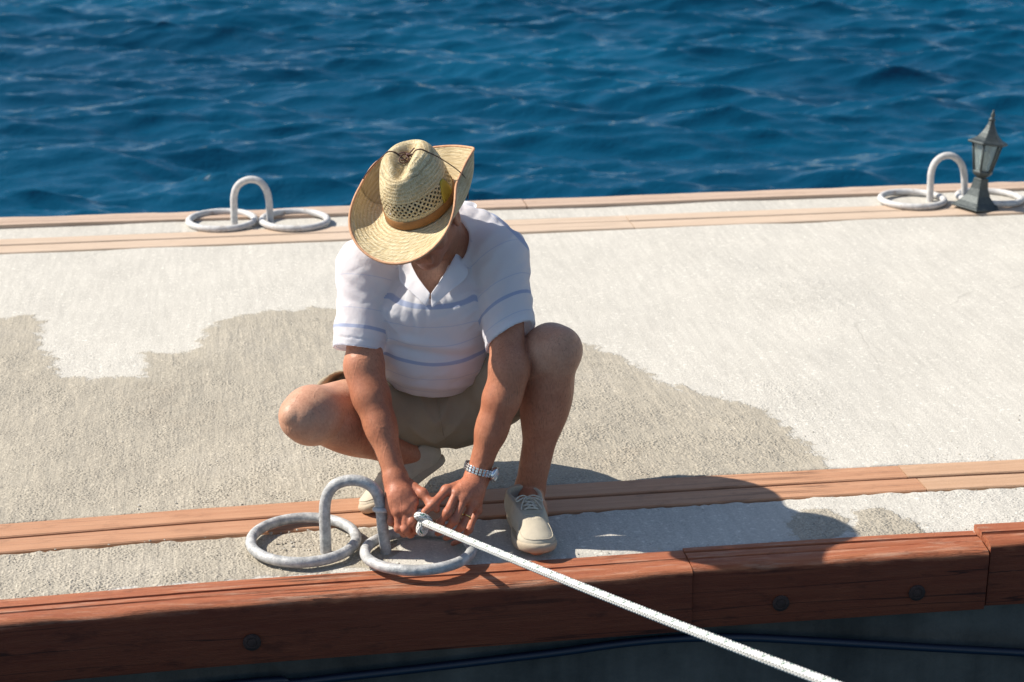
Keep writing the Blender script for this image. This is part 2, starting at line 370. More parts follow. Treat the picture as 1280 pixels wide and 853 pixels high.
b1 = beam('timber_beam', X0, xj1-.0012, Y0+.000, .114, .003, -.164, M_beam, seed=1)
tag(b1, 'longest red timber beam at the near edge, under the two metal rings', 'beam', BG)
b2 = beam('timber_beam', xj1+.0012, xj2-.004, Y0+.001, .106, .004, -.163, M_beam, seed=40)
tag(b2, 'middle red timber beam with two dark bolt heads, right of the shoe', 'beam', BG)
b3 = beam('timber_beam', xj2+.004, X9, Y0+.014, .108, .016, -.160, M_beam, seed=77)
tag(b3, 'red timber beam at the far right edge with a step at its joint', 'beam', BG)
def bolt(px, py, par, yf):
    p = at(px, py, yf/K); p = at(px, py, (yf+float(bend(p[0], yf))-.0035)/K); Mx = np.eye(4); Mx[:3, :3] = np.array([[1, 0, 0], [0, 0, -1], [0, 1, 0]]); Mx[:3, 3] = p
    mb = MB(); V, Fc = lathe([(.0205, .003), (.0205, -.0015), (.018, -.003), (.0175, .002), (.012, .004), (.011, -.001), (.002, -.003)], 18, Mx); mb.add(V, Fc)
    return mb.build('bolt', M_bolt, par)
yf1 = Y0-.135
for q in ((315, 803),): bolt(*q, b1, Y0-.114)
for q in ((976, 754), (1146, 741)): bolt(*q, b2, Y0-.105)
sx = [gz(640, 262)[0]+.06, 40]
BS = 'pale timbers edging the sea side of the pier'
tag(beam('timber_beam', X0, sx[0]-.003, Y9, .135, .014, -.16, M_beam2, side=1, seed=5, groove=False), 'salmon coloured sea side timber behind the straw hat and the left mooring arch', 'beam', BS)
tag(beam('timber_beam', sx[0]+.003, X9, Y9, .133, .012, -.16, M_beam2, side=1, seed=6, groove=False), 'salmon coloured timber on the sea side running behind the lamp', 'beam', BS)

def plank(x0, x1, y0, y1, zt, mat, label, grp, seed):
    n = max(4, int((x1-x0)/.08)); xs_ = np.linspace(x0, x1, n); mb = MB(); w = y1-y0
    prof = [(0, -.028), (0, -.003), (.003, 0), (w*.5, .0006), (w-.003, 0), (w, -.003), (w, -.028)]; m_ = len(prof); V = []
    for x in xs_:
        a = .0022*float(vnoise(np.array([x*1.1]), seed)); b = .0012*float(vnoise(np.array([x*.9]), seed+1))
        for d, z in prof: V.append((x, y0+d+a+float(bend(x, y0)), zt+z+b))
    Fc = [(i*m_+j, (i+1)*m_+j, (i+1)*m_+(j+1) % m_, i*m_+(j+1) % m_) for i in range(n-1) for j in range(m_)]
    Fc += [tuple(range(m_)), tuple((n-1)*m_+j for j in range(m_))[::-1]]
    o = mesh('wooden_plank', V, Fc, mat, origin=(x0, y0, 0)); md = o.modifiers.new('edge', 'EDGE_SPLIT'); md.split_angle = R(40)
    return tag(o, label, 'plank', grp)
GP, GQ = 'planks inlaid near the front edge of the deck', 'planks inlaid near the sea side of the deck'
ym = 4.076*K; pj1, pj2 = gz(1121, 583)[0], gz(1147, 601)[0]
plank(X0, pj1-.002, ym+.007, YF1, .004, M_plank, 'orange brown plank behind the squatting man, farther of the front pair', GP, 1)
plank(pj1+.002, X9, ym+.0075, YF1, .004, M_plank_w, 'greyish weathered plank at right, farther of the front pair', GP, 2)
plank(X0, pj2-.002, YF0+.011, ym-.005, .003, M_plank, 'orange brown plank touching the two mooring rings, nearer of the front pair', GP, 3)
plank(pj2+.002, X9, YF0+.011, ym-.005, .003, M_plank_w, 'pale weathered plank at right, nearer of the front pair', GP, 4)
yq = 6.505*K; pq = gz(787, 278)[0]
plank(X0, pq-.002, yq+.005, YB1-.003, .004, M_plank_b, 'bleached plank behind the hat, seaward one of the back pair', GQ, 5)
plank(pq+.002, X9, yq+.0055, YB1-.003, .004, M_plank_b, 'bleached plank in front of the lamp, seaward one of the back pair', GQ, 6)
plank(X0, pq-.002, YB0+.004, yq-.004, .003, M_plank_b, 'bleached plank at left, inland one of the back pair', GQ, 7)
plank(pq+.002, X9, YB0+.004, yq-.0045, .003, M_plank_b, 'bleached plank at right, inland one of the back pair', GQ, 8)

# pipe slung under the beams
pp = [at(u, v, 3.685) for u, v in [(150, 870), (340, 856), (431, 846), (531, 835), (625, 824), (700, 815), (780, 804), (850, 798), (930, 797), (1012, 801), (1150, 809), (1280, 816), (1420, 824)]]
pp = [pp[0]+np.array([-3.5, 0, -.16])]+pp+[pp[-1]+np.array([2.5, 0, -.05]), pp[-1]+np.array([8, 0, -.1])]
mb = MB(); mb.tube(spline(pp, 8), .0105, 12)
tag(mb.build('water_pipe', M_pipe, origin=pp[8]), 'thin dark blue pipe slung below the red timber beams', 'pipe')

# crumbs of loose concrete
mb = MB()
def crumb(x, y, r):
    bm_ = [(0, 0, 1), (.9, 0, .2), (.28, .85, .2), (-.72, .53, .2), (-.72, -.53, .2), (.28, -.85, .2)]
    V = np.array(bm_)*r*np.array([1, .8, .7])*(.7+.6*rng.random((6, 1))); a = rng.random()*6; c_, s_ = math.cos(a), math.sin(a)
    V = V@np.array([[c_, s_, 0], [-s_, c_, 0], [0, 0, 1]]); V[:, 2] += .001; V += (x, y, 0)
    mb.add(V, [(0, 1, 2), (0, 2, 3), (0, 3, 4), (0, 4, 5), (0, 5, 1), (5, 4, 3, 2, 1)])
for i in range(420):
    x = rng.uniform(-.7, 2.3); q = rng.random()
    y = YF1+abs(rng.normal(0, .04)) if q < .35 else (YF0-abs(rng.normal(0, .012)) if q < .5 else (Y0+.01+abs(rng.normal(0, .03)) if q < .7 else rng.uniform(YF1, YF1+.5)))
    crumb(x, y, rng.uniform(.0018, .0042))
for i in range(70):
    a = rng.random()*6.28; r_ = .09*math.sqrt(rng.random()); c_ = gz(385, 672); crumb(c_[0]+r_*math.cos(a)*1.6, c_[1]+r_*math.sin(a), rng.uniform(.002, .006))
tag(mb.build('concrete_crumbs', M_deck, smooth=False), 'loose pale crumbs of concrete scattered along the planks', 'crumbs', kind='stuff')

# ------------------------------------------------------------------ mooring staples and rings
RC, RR = .1265, .0129
def staple(path, r, mat, label, grp):
    P = spline(path, 6); mb = MB(); mb.tube(P, r, 16)
    o = mb.build('mooring_staple', mat, origin=(path[0][0], path[0][1], 0)); tag(o, label, 'staple', grp)
    return o
def ring(c, mat, label, grp, tilt=(0, 0), rz=0):
    n = 72; P = []
    Mx = Matrix.Rotation(rz, 3, 'Z') @ Matrix.Rotation(tilt[0], 3, 'X') @ Matrix.Rotation(tilt[1], 3, 'Y')
    for i in range(n):
        t = 2*math.pi*i/n; P.append(np.array(c)+np.array(Mx @ Vector((RC*math.cos(t), RC*math.sin(t), 0))))
    mb = MB(); mb.tube(np.array(P), RR, 16, closed=True)
    o = mb.build('mooring_ring', mat, origin=(c[0], c[1], 0)); tag(o, label, 'ring', grp); return o
def staple_path(px, ya, yb):
    us = [p[0] for p in px]; return [at(u, v, ya+(yb-ya)*(u-us[0])/(us[-1]-us[0])) for u, v in px]
SG, RG = 'metal mooring staples set in the pier', 'metal mooring rings lying on the pier'
fr = staple_path([(408, 702), (406.5, 665), (406, 634), (410.5, 616), (421, 605), (438, 600.5), (455, 603), (468, 612), (475, 628), (478.5, 660), (484, 702)], 3.872, 3.852)
st = staple(fr, .0137, M_galv, 'grey steel mooring staple bent into an arch beside the man\'s hands', SG)
cp = at(476.8, 637, 3.853); ax = unit_(np.array(fr[-2])-np.array(fr[-3])); e1 = unit_(np.cross(ax, [0, 1, 0])); e2 = np.cross(ax, e1)
mb = MB(); mb.tube([cp+ax*.004*math.cos(t+1)+.0160*(e1*math.cos(t)+e2*math.sin(t)) for t in np.linspace(0, 2*math.pi, 32, endpoint=False)], .0058, 10, closed=True)
mb.build('collar', M_galv_pale, st)
c1 = gz(379.5, 676, .016); c2 = gz(523, 688.5, .024)
ring((c1[0], c1[1], .019), M_galv, 'grey steel ring lying left of the man\'s hands round one leg of the arch', RG, tilt=(R(.9), 0))
ring((c2[0], c2[1], .025), M_galv, 'grey steel ring lying under the man\'s hands and the rope knot', RG, tilt=(R(-3.2), R(-.5)))
bl = staple_path([(293, 285), (292.5, 262), (292.5, 246), (296, 234), (304, 227), (314, 224.5), (324, 227), (331.5, 235), (335.5, 247), (337, 262), (338, 285)], 6.665, 6.65)
staple(bl, .0138, M_galv_pale, 'pale steel mooring arch by the sea at left, far from the lamp', SG)
br = staple_path([(1162, 256), (1163, 232), (1164, 216), (1168.5, 204), (1176, 197), (1185, 194.5), (1194, 197), (1201.5, 205), (1205, 217), (1205.5, 232), (1205.5, 256)], 6.63, 6.62)
staple(br, .0138, M_galv_pale, 'pale steel mooring arch beside the small lantern', SG)
for q, lab, tl in [((277.3, 275.3), 'pale steel ring by the sea left of the far left arch', (R(1), 0)), ((368.5, 275), 'pale steel ring by the sea between the far left arch and the hat', (R(.6), R(1))),
                   ((1140.3, 249), 'pale steel ring on the sea side left of the lantern', (0, 0)), ((1237, 246.5), 'pale steel ring behind the lantern at the right border', (R(-1.5), R(2)))]:
    c_ = gz(*q, .018); ring((c_[0], c_[1], .0175), M_galv_pale, lab, RG, tilt=tl)

# ------------------------------------------------------------------ lantern
M_lamp = simple('grey_green_cast_metal', (.052, .062, .062), .5, .3, .25, 50, .002, 90)
M_glass = NT('frosted_lamp_glass'); M_glass.p(Base_Color=(.62, .70, .69), Roughness=.22, IOR=1.3, Transmission_Weight=.8); M_glass = M_glass.m
lb = gz(1219.5, 262)
lamp = empty('pier_lantern', (lb[0], lb[1], .004)); tag(lamp, 'grey cast metal lantern with frosted panes on a flared foot, tilted to the right', 'lantern')
MT = np.array(Matrix.Translation((lb[0], lb[1], .004)) @ Matrix.Rotation(R(7.5), 4, 'Y') @ Matrix.Rotation(R(-3), 4, 'X') @ Matrix.Rotation(R(24), 4, 'Z') @ Matrix.Scale(.94, 4))
q2 = math.sqrt(2)
mb = MB(); mb.add(*lathe([(w*q2/2, z) for w, z in ((.150, .0), (.150, .008), (.136, .012), (.104, .030), (.074, .056), (.054, .088), (.046, .120), (.046, .132))], 4, MT, .5))
foot = bevel(mb.build('foot', M_lamp, lamp, smooth=False), .003)
for sx_ in (-1, 1):
    mb = MB(); Mb = MT.copy(); mb.add(*lathe([(.008, .010), (.008, .022), (.004, .026), (.001, .027)], 6, MT @ np.array(Matrix.Translation((sx_*.056, -.058, .0))))); mb.build('bolt', M_lamp, lamp)
hexo = .5
mb = MB(); mb.add(*lathe([(.020, .130), (.022, .136), (.034, .144), (.042, .152), (.044, .160), (.042, .164)], 6, MT, hexo)); mb.build('cup', M_lamp, lamp, smooth=False)
g0, g1, zg0, zg1 = .036, .062, .162, .283
mb = MB(); mb.add(*lathe([(g0, zg0), (g1, zg1)], 6, MT, hexo, caps=False)); gl = mb.build('glass', M_glass, lamp, smooth=False)
so_ = gl.modifiers.new('thick', 'SOLIDIFY'); so_.thickness = .003
mb = MB()
for k in range(6):
    t = 2*math.pi*(k+hexo)/6
    P = np.array([((g0+.002)*math.cos(t), (g0+.002)*math.sin(t), zg0), ((g1+.002)*math.cos(t), (g1+.002)*math.sin(t), zg1)]) @ MT[:3, :3].T + MT[:3, 3]
    mb.tube([P[0], (P[0]+P[1])/2, P[1]], .0045, 6)
V, Fc, _, _ = tube(np.array([((g1+.002)*math.cos(2*math.pi*(k+hexo)/6), (g1+.002)*math.sin(2*math.pi*(k+hexo)/6), zg1) for k in range(6)]) @ MT[:3, :3].T+MT[:3, 3], .005, 6, True); mb.add(V, Fc, tu=np.zeros(len(V)), tv=np.zeros(len(V)))
mb.build('frame', M_lamp, lamp)
mb = MB(); mb.add(*lathe([(.084, .279), (.088, .283), (.086, .289), (.064, .297), (.050, .308), (.036, .324), (.025, .342), (.017, .360), (.012, .378)], 6, MT, hexo)); bevel(mb.build('roof', M_lamp, lamp, smooth=False), .002)
mb = MB(); mb.add(*lathe([(.012, .376), (.015, .381), (.012, .387), (.007, .391), (.009, .397), (.0095, .402), (.006, .412), (.002, .424)], 12, MT)); mb.build('finial', M_lamp, lamp)
mb = MB(); mb.add(*lathe([(.012, .165), (.013, .185), (.020, .205), (.022, .222), (.016, .238), (.004, .246)], 14, MT)); mb.build('bulb', simple('milky_bulb', (.7, .7, .68), .3), lamp)
# ------------------------------------------------------------------ implicit surfaces
class SDF:
    """smooth unions of tapered limbs and ellipsoids; groups meet with a hard crease"""
    def __init__(s): s.g = []; s.cur = None
    def group(s): s.cur = []; s.g.append(s.cur); return s
    def cone(s, a, b, ra, rb, k=.02, tag=0, flat=None):
        s.cur.append(('c', np.asarray(a, float), np.asarray(b, float), ra, rb, k, tag, flat)); return s
    def chain(s, P, rr, k=.01, tag=0):
        for i in range(len(P)-1): s.cone(P[i], P[i+1], rr[i], rr[i+1], k, tag)
        return s
    def ell(s, c, r, M=None, k=.03, tag=0, neg=False):
        s.cur.append(('e', np.asarray(c, float), np.asarray(r, float), np.eye(3) if M is None else np.asarray(M, float), neg, k, tag, None)); return s
    @staticmethod
    def dist(p, X):
        if p[0] == 'c':
            a, b, ra, rb = p[1:5]; ba = b-a; pa = X-a; t = np.clip((pa@ba)/(ba@ba), 0, 1)
            return np.linalg.norm(pa-t[..., None]*ba, axis=-1)-(ra+(rb-ra)*t)
        c, r, M = p[1:4]; q = (X-c)@M.T     # rows of M are the axes
        k0 = np.linalg.norm(q/r, axis=-1); k1 = np.linalg.norm(q/(r*r), axis=-1)+1e-9
        return np.where(k0 < 1e-6, -r.min(), k0*(k0-1)/k1)
    def bb(s, p):
        if p[0] == 'c': return np.minimum(p[1]-p[3], p[2]-p[4]), np.maximum(p[1]+p[3], p[2]+p[4])
        e = np.sqrt(((p[3]*p[2][:, None])**2).sum(0)); return p[1]-e, p[1]+e
    @staticmethod
    def smin(a, b, k):
        h = np.maximum(k-np.abs(a-b), 0)/k; return np.minimum(a, b)-h*h*k*.25
    def eval(s, X, groups=None):
        out = np.full(X.shape[:-1], 9.0)
        for i, g in enumerate(s.g):
            if groups is not None and i not in groups: continue
            f = np.full(X.shape[:-1], 9.0)
            for p in g:
                d = s.dist(p, X)
                f = -s.smin(-f, d, p[5]) if (p[0] == 'e' and p[4]) else s.smin(f, d, p[5])
            out = np.minimum(out, f)
        return out
    def grid(s, h, pad=.02):
        lo = np.min([s.bb(p)[0] for g in s.g for p in g], 0)-pad; hi = np.max([s.bb(p)[1] for g in s.g for p in g], 0)+pad
        n = np.ceil((hi-lo)/h).astype(int)+1; ax = [lo[i]+h*np.arange(n[i]) for i in range(3)]
        out = np.full(n, .5, np.float32)
        for g in s.g:
            glo = np.min([s.bb(p)[0] for p in g], 0)-pad; ghi = np.max([s.bb(p)[1] for p in g], 0)+pad
            i0 = np.clip(((glo-lo)/h).astype(int), 0, n-1); i1 = np.clip(((ghi-lo)/h).astype(int)+2, 1, n)
            f = np.full(i1-i0, .5, np.float32)
            for p in g:
                pl, ph = s.bb(p); e = p[5]+4*h
                j0 = np.clip(((pl-e-lo)/h).astype(int)-i0, 0, i1-i0-1); j1 = np.clip(((ph+e-lo)/h).astype(int)+2-i0, 1, i1-i0)
                A = np.stack(np.meshgrid(*[ax[i][i0[i]+j0[i]:i0[i]+j1[i]] for i in range(3)], indexing='ij'), -1)
                sl = tuple(slice(j0[i], j1[i]) for i in range(3)); d = s.dist(p, A)
                f[sl] = -s.smin(-f[sl], d, p[5]) if (p[0] == 'e' and p[4]) else s.smin(f[sl], d, p[5])
            sl = tuple(slice(i0[i], i1[i]) for i in range(3)); out[sl] = np.minimum(out[sl], f)
        return out, lo, ax
def surface_nets(f, lo, h, relax=1):
    n = np.array(f.shape); neg = f < 0
    cs = np.zeros(n-1, np.int8)
    offs = [(i, j, k) for i in (0, 1) for j in (0, 1) for k in (0, 1)]
    for o in offs: cs += neg[o[0]:n[0]-1+o[0], o[1]:n[1]-1+o[1], o[2]:n[2]-1+o[2]]
    act = np.argwhere((cs > 0) & (cs < 8)); vid = np.full(n-1, -1, np.int64); vid[tuple(act.T)] = np.arange(len(act))
    S = np.zeros((len(act), 3)); C = np.zeros(len(act))
    val = {o: f[tuple((act+o).T)].astype(float) for o in offs}
    for a in offs:
        for d in range(3):
            if a[d] == 0:
                b = list(a); b[d] = 1; b = tuple(b); fa, fb = val[a], val[b]; mk = (fa < 0) != (fb < 0)
                t = np.where(mk, fa/np.where(mk, fa-fb, 1), 0); p = np.tile(np.array(a, float), (len(act), 1)); p[:, d] = t
                S += p*mk[:, None]; C += mk
    V = lo+h*(act+S/C[:, None]); Fs = []
    for d in range(3):
        u, v = [(1, 2), (2, 0), (0, 1)][d]
        s0 = [slice(None)]*3; s1 = [slice(None)]*3; s0[d] = slice(0, n[d]-1); s1[d] = slice(1, n[d])
        ed = np.argwhere(neg[tuple(s0)] != neg[tuple(s1)]); ed = ed[(ed[:, u] > 0) & (ed[:, v] > 0) & (ed[:, u] < n[u]-1) & (ed[:, v] < n[v]-1)]
        eu = np.zeros(3, int); eu[u] = 1; ev = np.zeros(3, int); ev[v] = 1
        q = np.stack([vid[tuple((ed-eu-ev).T)], vid[tuple((ed-ev).T)], vid[tuple(ed.T)], vid[tuple((ed-eu).T)]], 1)
        fl = neg[tuple(ed.T)]; q[~fl] = q[~fl][:, ::-1]; Fs.append(q)
    Fq = np.concatenate(Fs)
    for _ in range(relax): V = laplace(V, Fq, .5)
    return V, Fq
def laplace(V, Fq, w):
    a = np.concatenate([Fq[:, i] for i in range(4)]); b = np.concatenate([Fq[:, (i+1) % 4] for i in range(4)])
    S = np.stack([np.bincount(a, V[b][:, k], len(V))+np.bincount(b, V[a][:, k], len(V)) for k in range(3)], 1)
    c = np.bincount(a, minlength=len(V))+np.bincount(b, minlength=len(V)); return V*(1-w)+w*S/np.maximum(c, 1)[:, None]
def vnormals(V, Fq):
    nrm = np.cross(V[Fq[:, 2]]-V[Fq[:, 0]], V[Fq[:, 3]]-V[Fq[:, 1]]); N = np.zeros_like(V)
    for k in range(3):
        for c in range(4): N[:, k] += np.bincount(Fq[:, c], nrm[:, k], len(V))
    return N/(np.linalg.norm(N, axis=1)[:, None]+1e-12)
def unit(v): v = np.asarray(v, float); return v/np.linalg.norm(v)

# ------------------------------------------------------------------ the man: joints
shR, elR, wrR = at(458, 335, 4.13), at(455, 462, 4.02), at(494, 596, 3.885)
shL, elL, wrL = at(622, 322, 4.12), at(637, 464, 3.925), at(597, 594, 3.895)
knL, anL, hipL = at(697, 438, 3.95), at(662, 613, 4.005), at(592, 498, 4.22)
knR, anR, hipR = at(380, 521, 3.97), at(524, 574, 4.15), at(500, 505, 4.24)
V3 = np.array
# hat / head frame
hY = YAW+R(15); pit = R(24); Fh = V3([-math.sin(hY), -math.cos(hY), 0]); z_ = V3([0, 0, 1.])
HF = Fh*math.cos(pit)-z_*math.sin(pit); HU = Fh*math.sin(pit)+z_*math.cos(pit); HR = np.cross(HF, HU)
rl = R(9); HU, HR = HU*math.cos(rl)+HR*math.sin(rl), HR*math.cos(rl)-HU*math.sin(rl)
H0 = at(526, 254, 4.05)
def hp(x, y, z): return H0+HR*x+HF*y+HU*z
HM = np.stack([HR, HF, HU])

B = SDF()
# torso, neck, head (mostly under the clothes)
B.group()
chest, belly, pelv, upb = at(545, 352, 4.185), at(541, 425, 4.145), at(548, 490, 4.245), at(560, 318, 4.245)
B.ell(chest, (.165, .105, .15)).ell(belly, (.150, .135, .135), k=.06).ell(pelv, (.155, .125, .11), k=.06).ell(upb, (.150, .105, .10), k=.06)
neck0 = at(560, 312, 4.20); skull = hp(0, -.01, -.012)
B.cone(upb, neck0, .09, .066, .05, 1).cone(neck0, hp(0, -.015, -.085), .062, .058, .04, 1)
B.ell(skull, (.071, .090, .085), HM, .02, 1).ell(hp(0, .030, -.075), (.054, .060, .062), HM, .03, 1).ell(hp(0, .062, -.128), (.026, .024, .020), HM, .03, 1)
B.cone(hp(0, .084, -.035), hp(0, .106, -.072), .010, .013, .012, 1).ell(hp(.010, .095, -.074), (.009, .010, .008), HM, .008, 1).ell(hp(-.010, .095, -.074), (.009, .010, .008), HM, .008, 1)
B.cone(hp(-.034, .079, -.022), hp(.034, .079, -.022), .011, .011, .016, 1)
for s_ in (-1, 1):
    B.ell(hp(s_*.031, .089, -.040), (.015, .010, .010), HM, .010, 1, neg=True).ell(hp(s_*.031, .077, -.041), (.0135, .0125, .0115), HM, .003, 1)
    B.ell(hp(s_*.040, .066, -.070), (.022, .022, .018), HM, .02, 1)
    B.ell(hp(s_*.073, -.008, -.050), (.008, .019, .031), HM, .008, 1).ell(hp(s_*.082, -.006, -.046), (.005, .010, .018), HM, .005, 1, neg=True)
B.cone(hp(-.020, .088, -.101), hp(.020, .088, -.101), .0055, .0055, .006, 1).cone(hp(-.017, .086, -.110), hp(.017, .086, -.110), .0065, .0065, .006, 1)
def armgrp(sh, el, wr, hand):
    B.group()
    d = unit(el-sh); f = unit(wr-el)
    B.cone(sh, el-d*.03, .056, .0425, .03, 2).ell(el, (.0425, .0425, .046), None, .03, 2)
    sd_ = unit(np.cross(f, FW)); out = 1 if sd_@(sh-chest) > 0 else -1
    B.cone(el, el+f*.07, .039, .0395, .03, 3).cone(el+f*.07, el+f*.15, .0395, .034, .03, 3).cone(el+f*.14, wr, .034, .0265, .03, 3)
    B.ell(el+f*.055+sd_*out*.010-FW*.008, (.030, .030, .055), np.stack([sd_, np.cross(f, sd_), f]), .025, 3)          # outer forearm muscle
    B.ell(el+FW*.022+sd_*out*.012, (.016, .016, .022), None, .018, 3)                                                # point of the elbow
    B.ell(wr+sd_*out*.020+FW*.002-f*.012, (.009, .009, .012), None, .010, 3)                                         # wrist bone
    B.cone(el+f*.10-FW*.030, wr-FW*.020-f*.02, .006, .004, .014, 3).cone(el+f*.09-FW*.026+sd_*.014, wr-FW*.016+sd_*.008-f*.02, .006, .004, .014, 3)
    side = unit(np.cross(f, RT))
    hand()
def finger(pts, r0, k=.005, tag=4):
    P = [at(*q) for q in pts]; n = len(P); rr = [r0*(1-.10*i) for i in range(n)]
    B.chain(P, rr, k, tag)
    for i in range(1, n-1): B.ell(P[i], (rr[i]*1.07,)*3, None, .006, tag)      # knuckles
    return P
HT = {}
def handR():
    W = wrR; mc = [(516, 628, 3.832), (507.5, 637, 3.822), (497, 640, 3.828), (488.5, 635, 3.845)]; Mp = [at(*q) for q in mc]
    for p_, r_ in zip(Mp, (.0135, .0135, .0125, .0115)): B.cone(W+(p_-W)*.08, p_, .021, r_, .018, 4)
    B.ell((W+Mp[1]+Mp[2])/3, (.030, .020, .03), None, .02, 4)
    for p_ in Mp: B.ell(p_, (.0135, .0135, .0135), None, .006, 4)
    B.group()
    ch = [[mc[0], (515, 653, 3.806), (521, 663, 3.828), (529, 662, 3.853)], [mc[1], (507, 662, 3.806), (513, 668, 3.835), (522, 662, 3.860)],
          [mc[2], (498, 661, 3.815), (505, 667, 3.845), (515, 660, 3.868)], [mc[3], (489, 653, 3.835), (497, 660, 3.858), (507, 655, 3.874)]]
    for c_, r_ in zip(ch, (.0108, .0108, .0102, .0092)): B.group(); finger(c_, r_)
    B.group(); HT['thR'] = finger([(510, 604, 3.872), (528, 617, 3.842), (538, 629, 3.822), (546, 637, 3.812)], .0128, .008)
def handL():
    W = wrL; mc = [(570, 617, 3.835), (580, 624, 3.826), (590, 632, 3.835), (596, 638, 3.855)]; Mp = [at(*q) for q in mc]
    for p_, r_ in zip(Mp, (.0135, .0135, .0125, .0115)): B.cone(W+(p_-W)*.08, p_, .021, r_, .018, 4)
    B.ell((W+Mp[1]+Mp[2])/3, (.030, .020, .03), None, .02, 4)
    for p_ in Mp: B.ell(p_, (.0135, .0135, .0135), None, .006, 4)
    ch = [[mc[0], (559, 641, 3.800), (550, 654, 3.806), (540, 660, 3.826)], [mc[1], (568, 651, 3.796), (558, 663, 3.806), (547, 667, 3.828)],
          [mc[2], (577.5, 658, 3.803), (568, 669, 3.818), (557, 673, 3.838)], [mc[3], (586.5, 662, 3.825), (578, 674, 3.832), (566, 680, 3.846)]]
    HT['L'] = []
    for c_, r_ in zip(ch, (.0108, .0108, .0102, .0092)): B.group(); HT['L'].append(finger(c_, r_))
    B.group(); finger([(584, 603, 3.875), (558, 613, 3.842), (543, 629, 3.818), (531, 640, 3.803)], .0130, .008)
armgrp(shR, elR, wrR, handR); armgrp(shL, elL, wrL, handL)
def leg(hip, kn, an, calf_back):
    B.group(); d = unit(kn-hip)
    B.cone(hip, kn-d*.06, .098, .069, .03, 5).ell(kn-d*.012, (.064, .064, .067), None, .04, 5)
    f0 = unit(an-kn); fr_ = unit(d-f0*.9); B.ell(kn+fr_*.040, (.028, .028, .028), None, .022, 5).ell(kn+fr_*.022+f0*.050, (.021, .021, .022), None, .022, 5)       # kneecap, shin head
    B.ell(kn-d*.075+fr_*.045, (.034, .034, .05), None, .03, 5)
    B.group(); f = unit(an-kn); cb = calf_back
    B.ell(kn, (.056, .056, .056), None, .02, 5).cone(kn, an, .051, .036, .03, 6)
    B.cone(kn+f*.06+fr_*.034, kn+f*.30+fr_*.022, .016, .011, .02, 6)      # shin ridge
    B.ell(kn+f*.14+cb*.020, (.060, .060, .105), np.stack([unit(np.cross(f, [0, 1, .1])), unit(np.cross(f, unit(np.cross(f, [0, 1, .1])))), f]), .04, 6)
    B.ell(an, (.035, .035, .036), None, .02, 6)
    ax_ = unit(np.cross(f, fr_)); B.ell(an+ax_*.031, (.012, .012, .014), None, .012, 6).ell(an-ax_*.031, (.012, .012, .014), None, .012, 6)
bk = unit(V3([.0, 1, .2]))
leg(hipL, knL, anL, bk); leg(hipR, knR, anR, unit(V3([.2, .3, .2])))
B.cur.append(('c', kneecap := at(690, 428, 3.80), at(690, 452, 3.80), .030, .026, .03, 5, None))
B.cur.pop()
# feet inside the shoes
B.group(); B.cone(anL, at(664, 640, 3.93), .034, .034, .03, 6).cone(at(664, 640, 3.93), gz(671, 680, .03), .034, .028, .03, 6)
B.group(); B.cone(anR, at(492, 615, 4.10), .034, .034, .03, 6).cone(at(492, 615, 4.10), at(468, 630, 4.075), .034, .026, .03, 6)
B.g = [g for g in B.g if g]
hB = .0034
f, lo, _ = B.grid(hB); BV, BF = surface_nets(f, lo, hB, 1)

# skin colour from the limb each point belongs to
def skin_attr(V):
    w = np.zeros((len(V), 8)); 
    for g in B.g:
        for p in g:
            if p[0] == 'e' and p[4]: continue
            d = B.dist(p, V); w[:, p[6]] = np.maximum(w[:, p[6]], np.exp(-np.clip(d, 0, .2)/.006))
    tanv = np.array([.35, .95, .85, .95, 1.0, .45, .85, 0]); s_ = w.sum(1)+1e-9
    return (w*tanv).sum(1)/s_, w[:, 4]/s_
tanA, handA = skin_attr(BV)
def skin():
    t = NT('weathered_skin'); a = t.attr('tan'); hd = t.attr('hand')
    c = t.mix(a, (.66, .42, .29), (.41, .148, .076)); c = t.mix(t.ma('MULTIPLY', hd, .55), c, (.47, .165, .098))
    bl = t.noise(14, 4, .6); v = t.mr(bl, .3, .7, .88, 1.10); v = t.ma('MULTIPLY', v, t.mr(t.noise(140, 3, .6), .3, .7, .92, 1.07))
    c = t.mix(1, c, t.n('CombineColor', {'Red': v, 'Green': t.ma('POWER', v, 1.5), 'Blue': t.ma('POWER', v, 1.6)}).outputs[0], 'MULTIPLY')
    hair = t.ma('MULTIPLY', t.mr(t.noise(70, 2, .5, t.co((3.2, 3.2, .6), (.25, .2, 0))), .60, .70, 0, .28), t.mr(t.noise(9, 2), .4, .6, .2, 1))
    c = t.mix(hair, c, (.10, .05, .03))
    t.p(Base_Color=c, Roughness=.50); t.b.inputs['Specular IOR Level'].default_value = .35
    hs_ = t.n('TexNoise', {'Vector': t.co((1, 1, .16), (.35, .15, 0)), 'Scale': 330.0, 'Detail': 1.0}).outputs['Fac']; dens = t.ma('MULTIPLY', t.mr(t.noise(11, 3), .35, .65, .25, 1), t.mr(a, .2, .6, .3, 1))
    t.set(t.b.inputs['Base Color'], t.mix(t.ma('MULTIPLY', t.mr(hs_, .58, .68, 0, .5), dens), c, (.16, .085, .05)))
    vein = t.mr(t.ma('ABSOLUTE', t.ma('SUBTRACT', t.noise(13, 2, .5, t.co((1, 1, .55))), .5)), 0, .03, 1, 0)
    t.bump(t.ma('ADD', t.ma('MULTIPLY', t.noise(170, 3, .6), .5), t.ma('ADD', t.ma('MULTIPLY', t.noise(28, 3), .8), t.ma('MULTIPLY', vein, .32))), .0020, .55); return t.m
pbase = V3([gz(560, 640)[0], gz(560, 640)[1], 0])
man = mesh('person', BV, BF, skin(), origin=pbase, attrs={'tan': tanA, 'hand': handA})
tag(man, 'squatting man in straw hat, striped white polo shirt and khaki shorts, tying a rope', 'person')

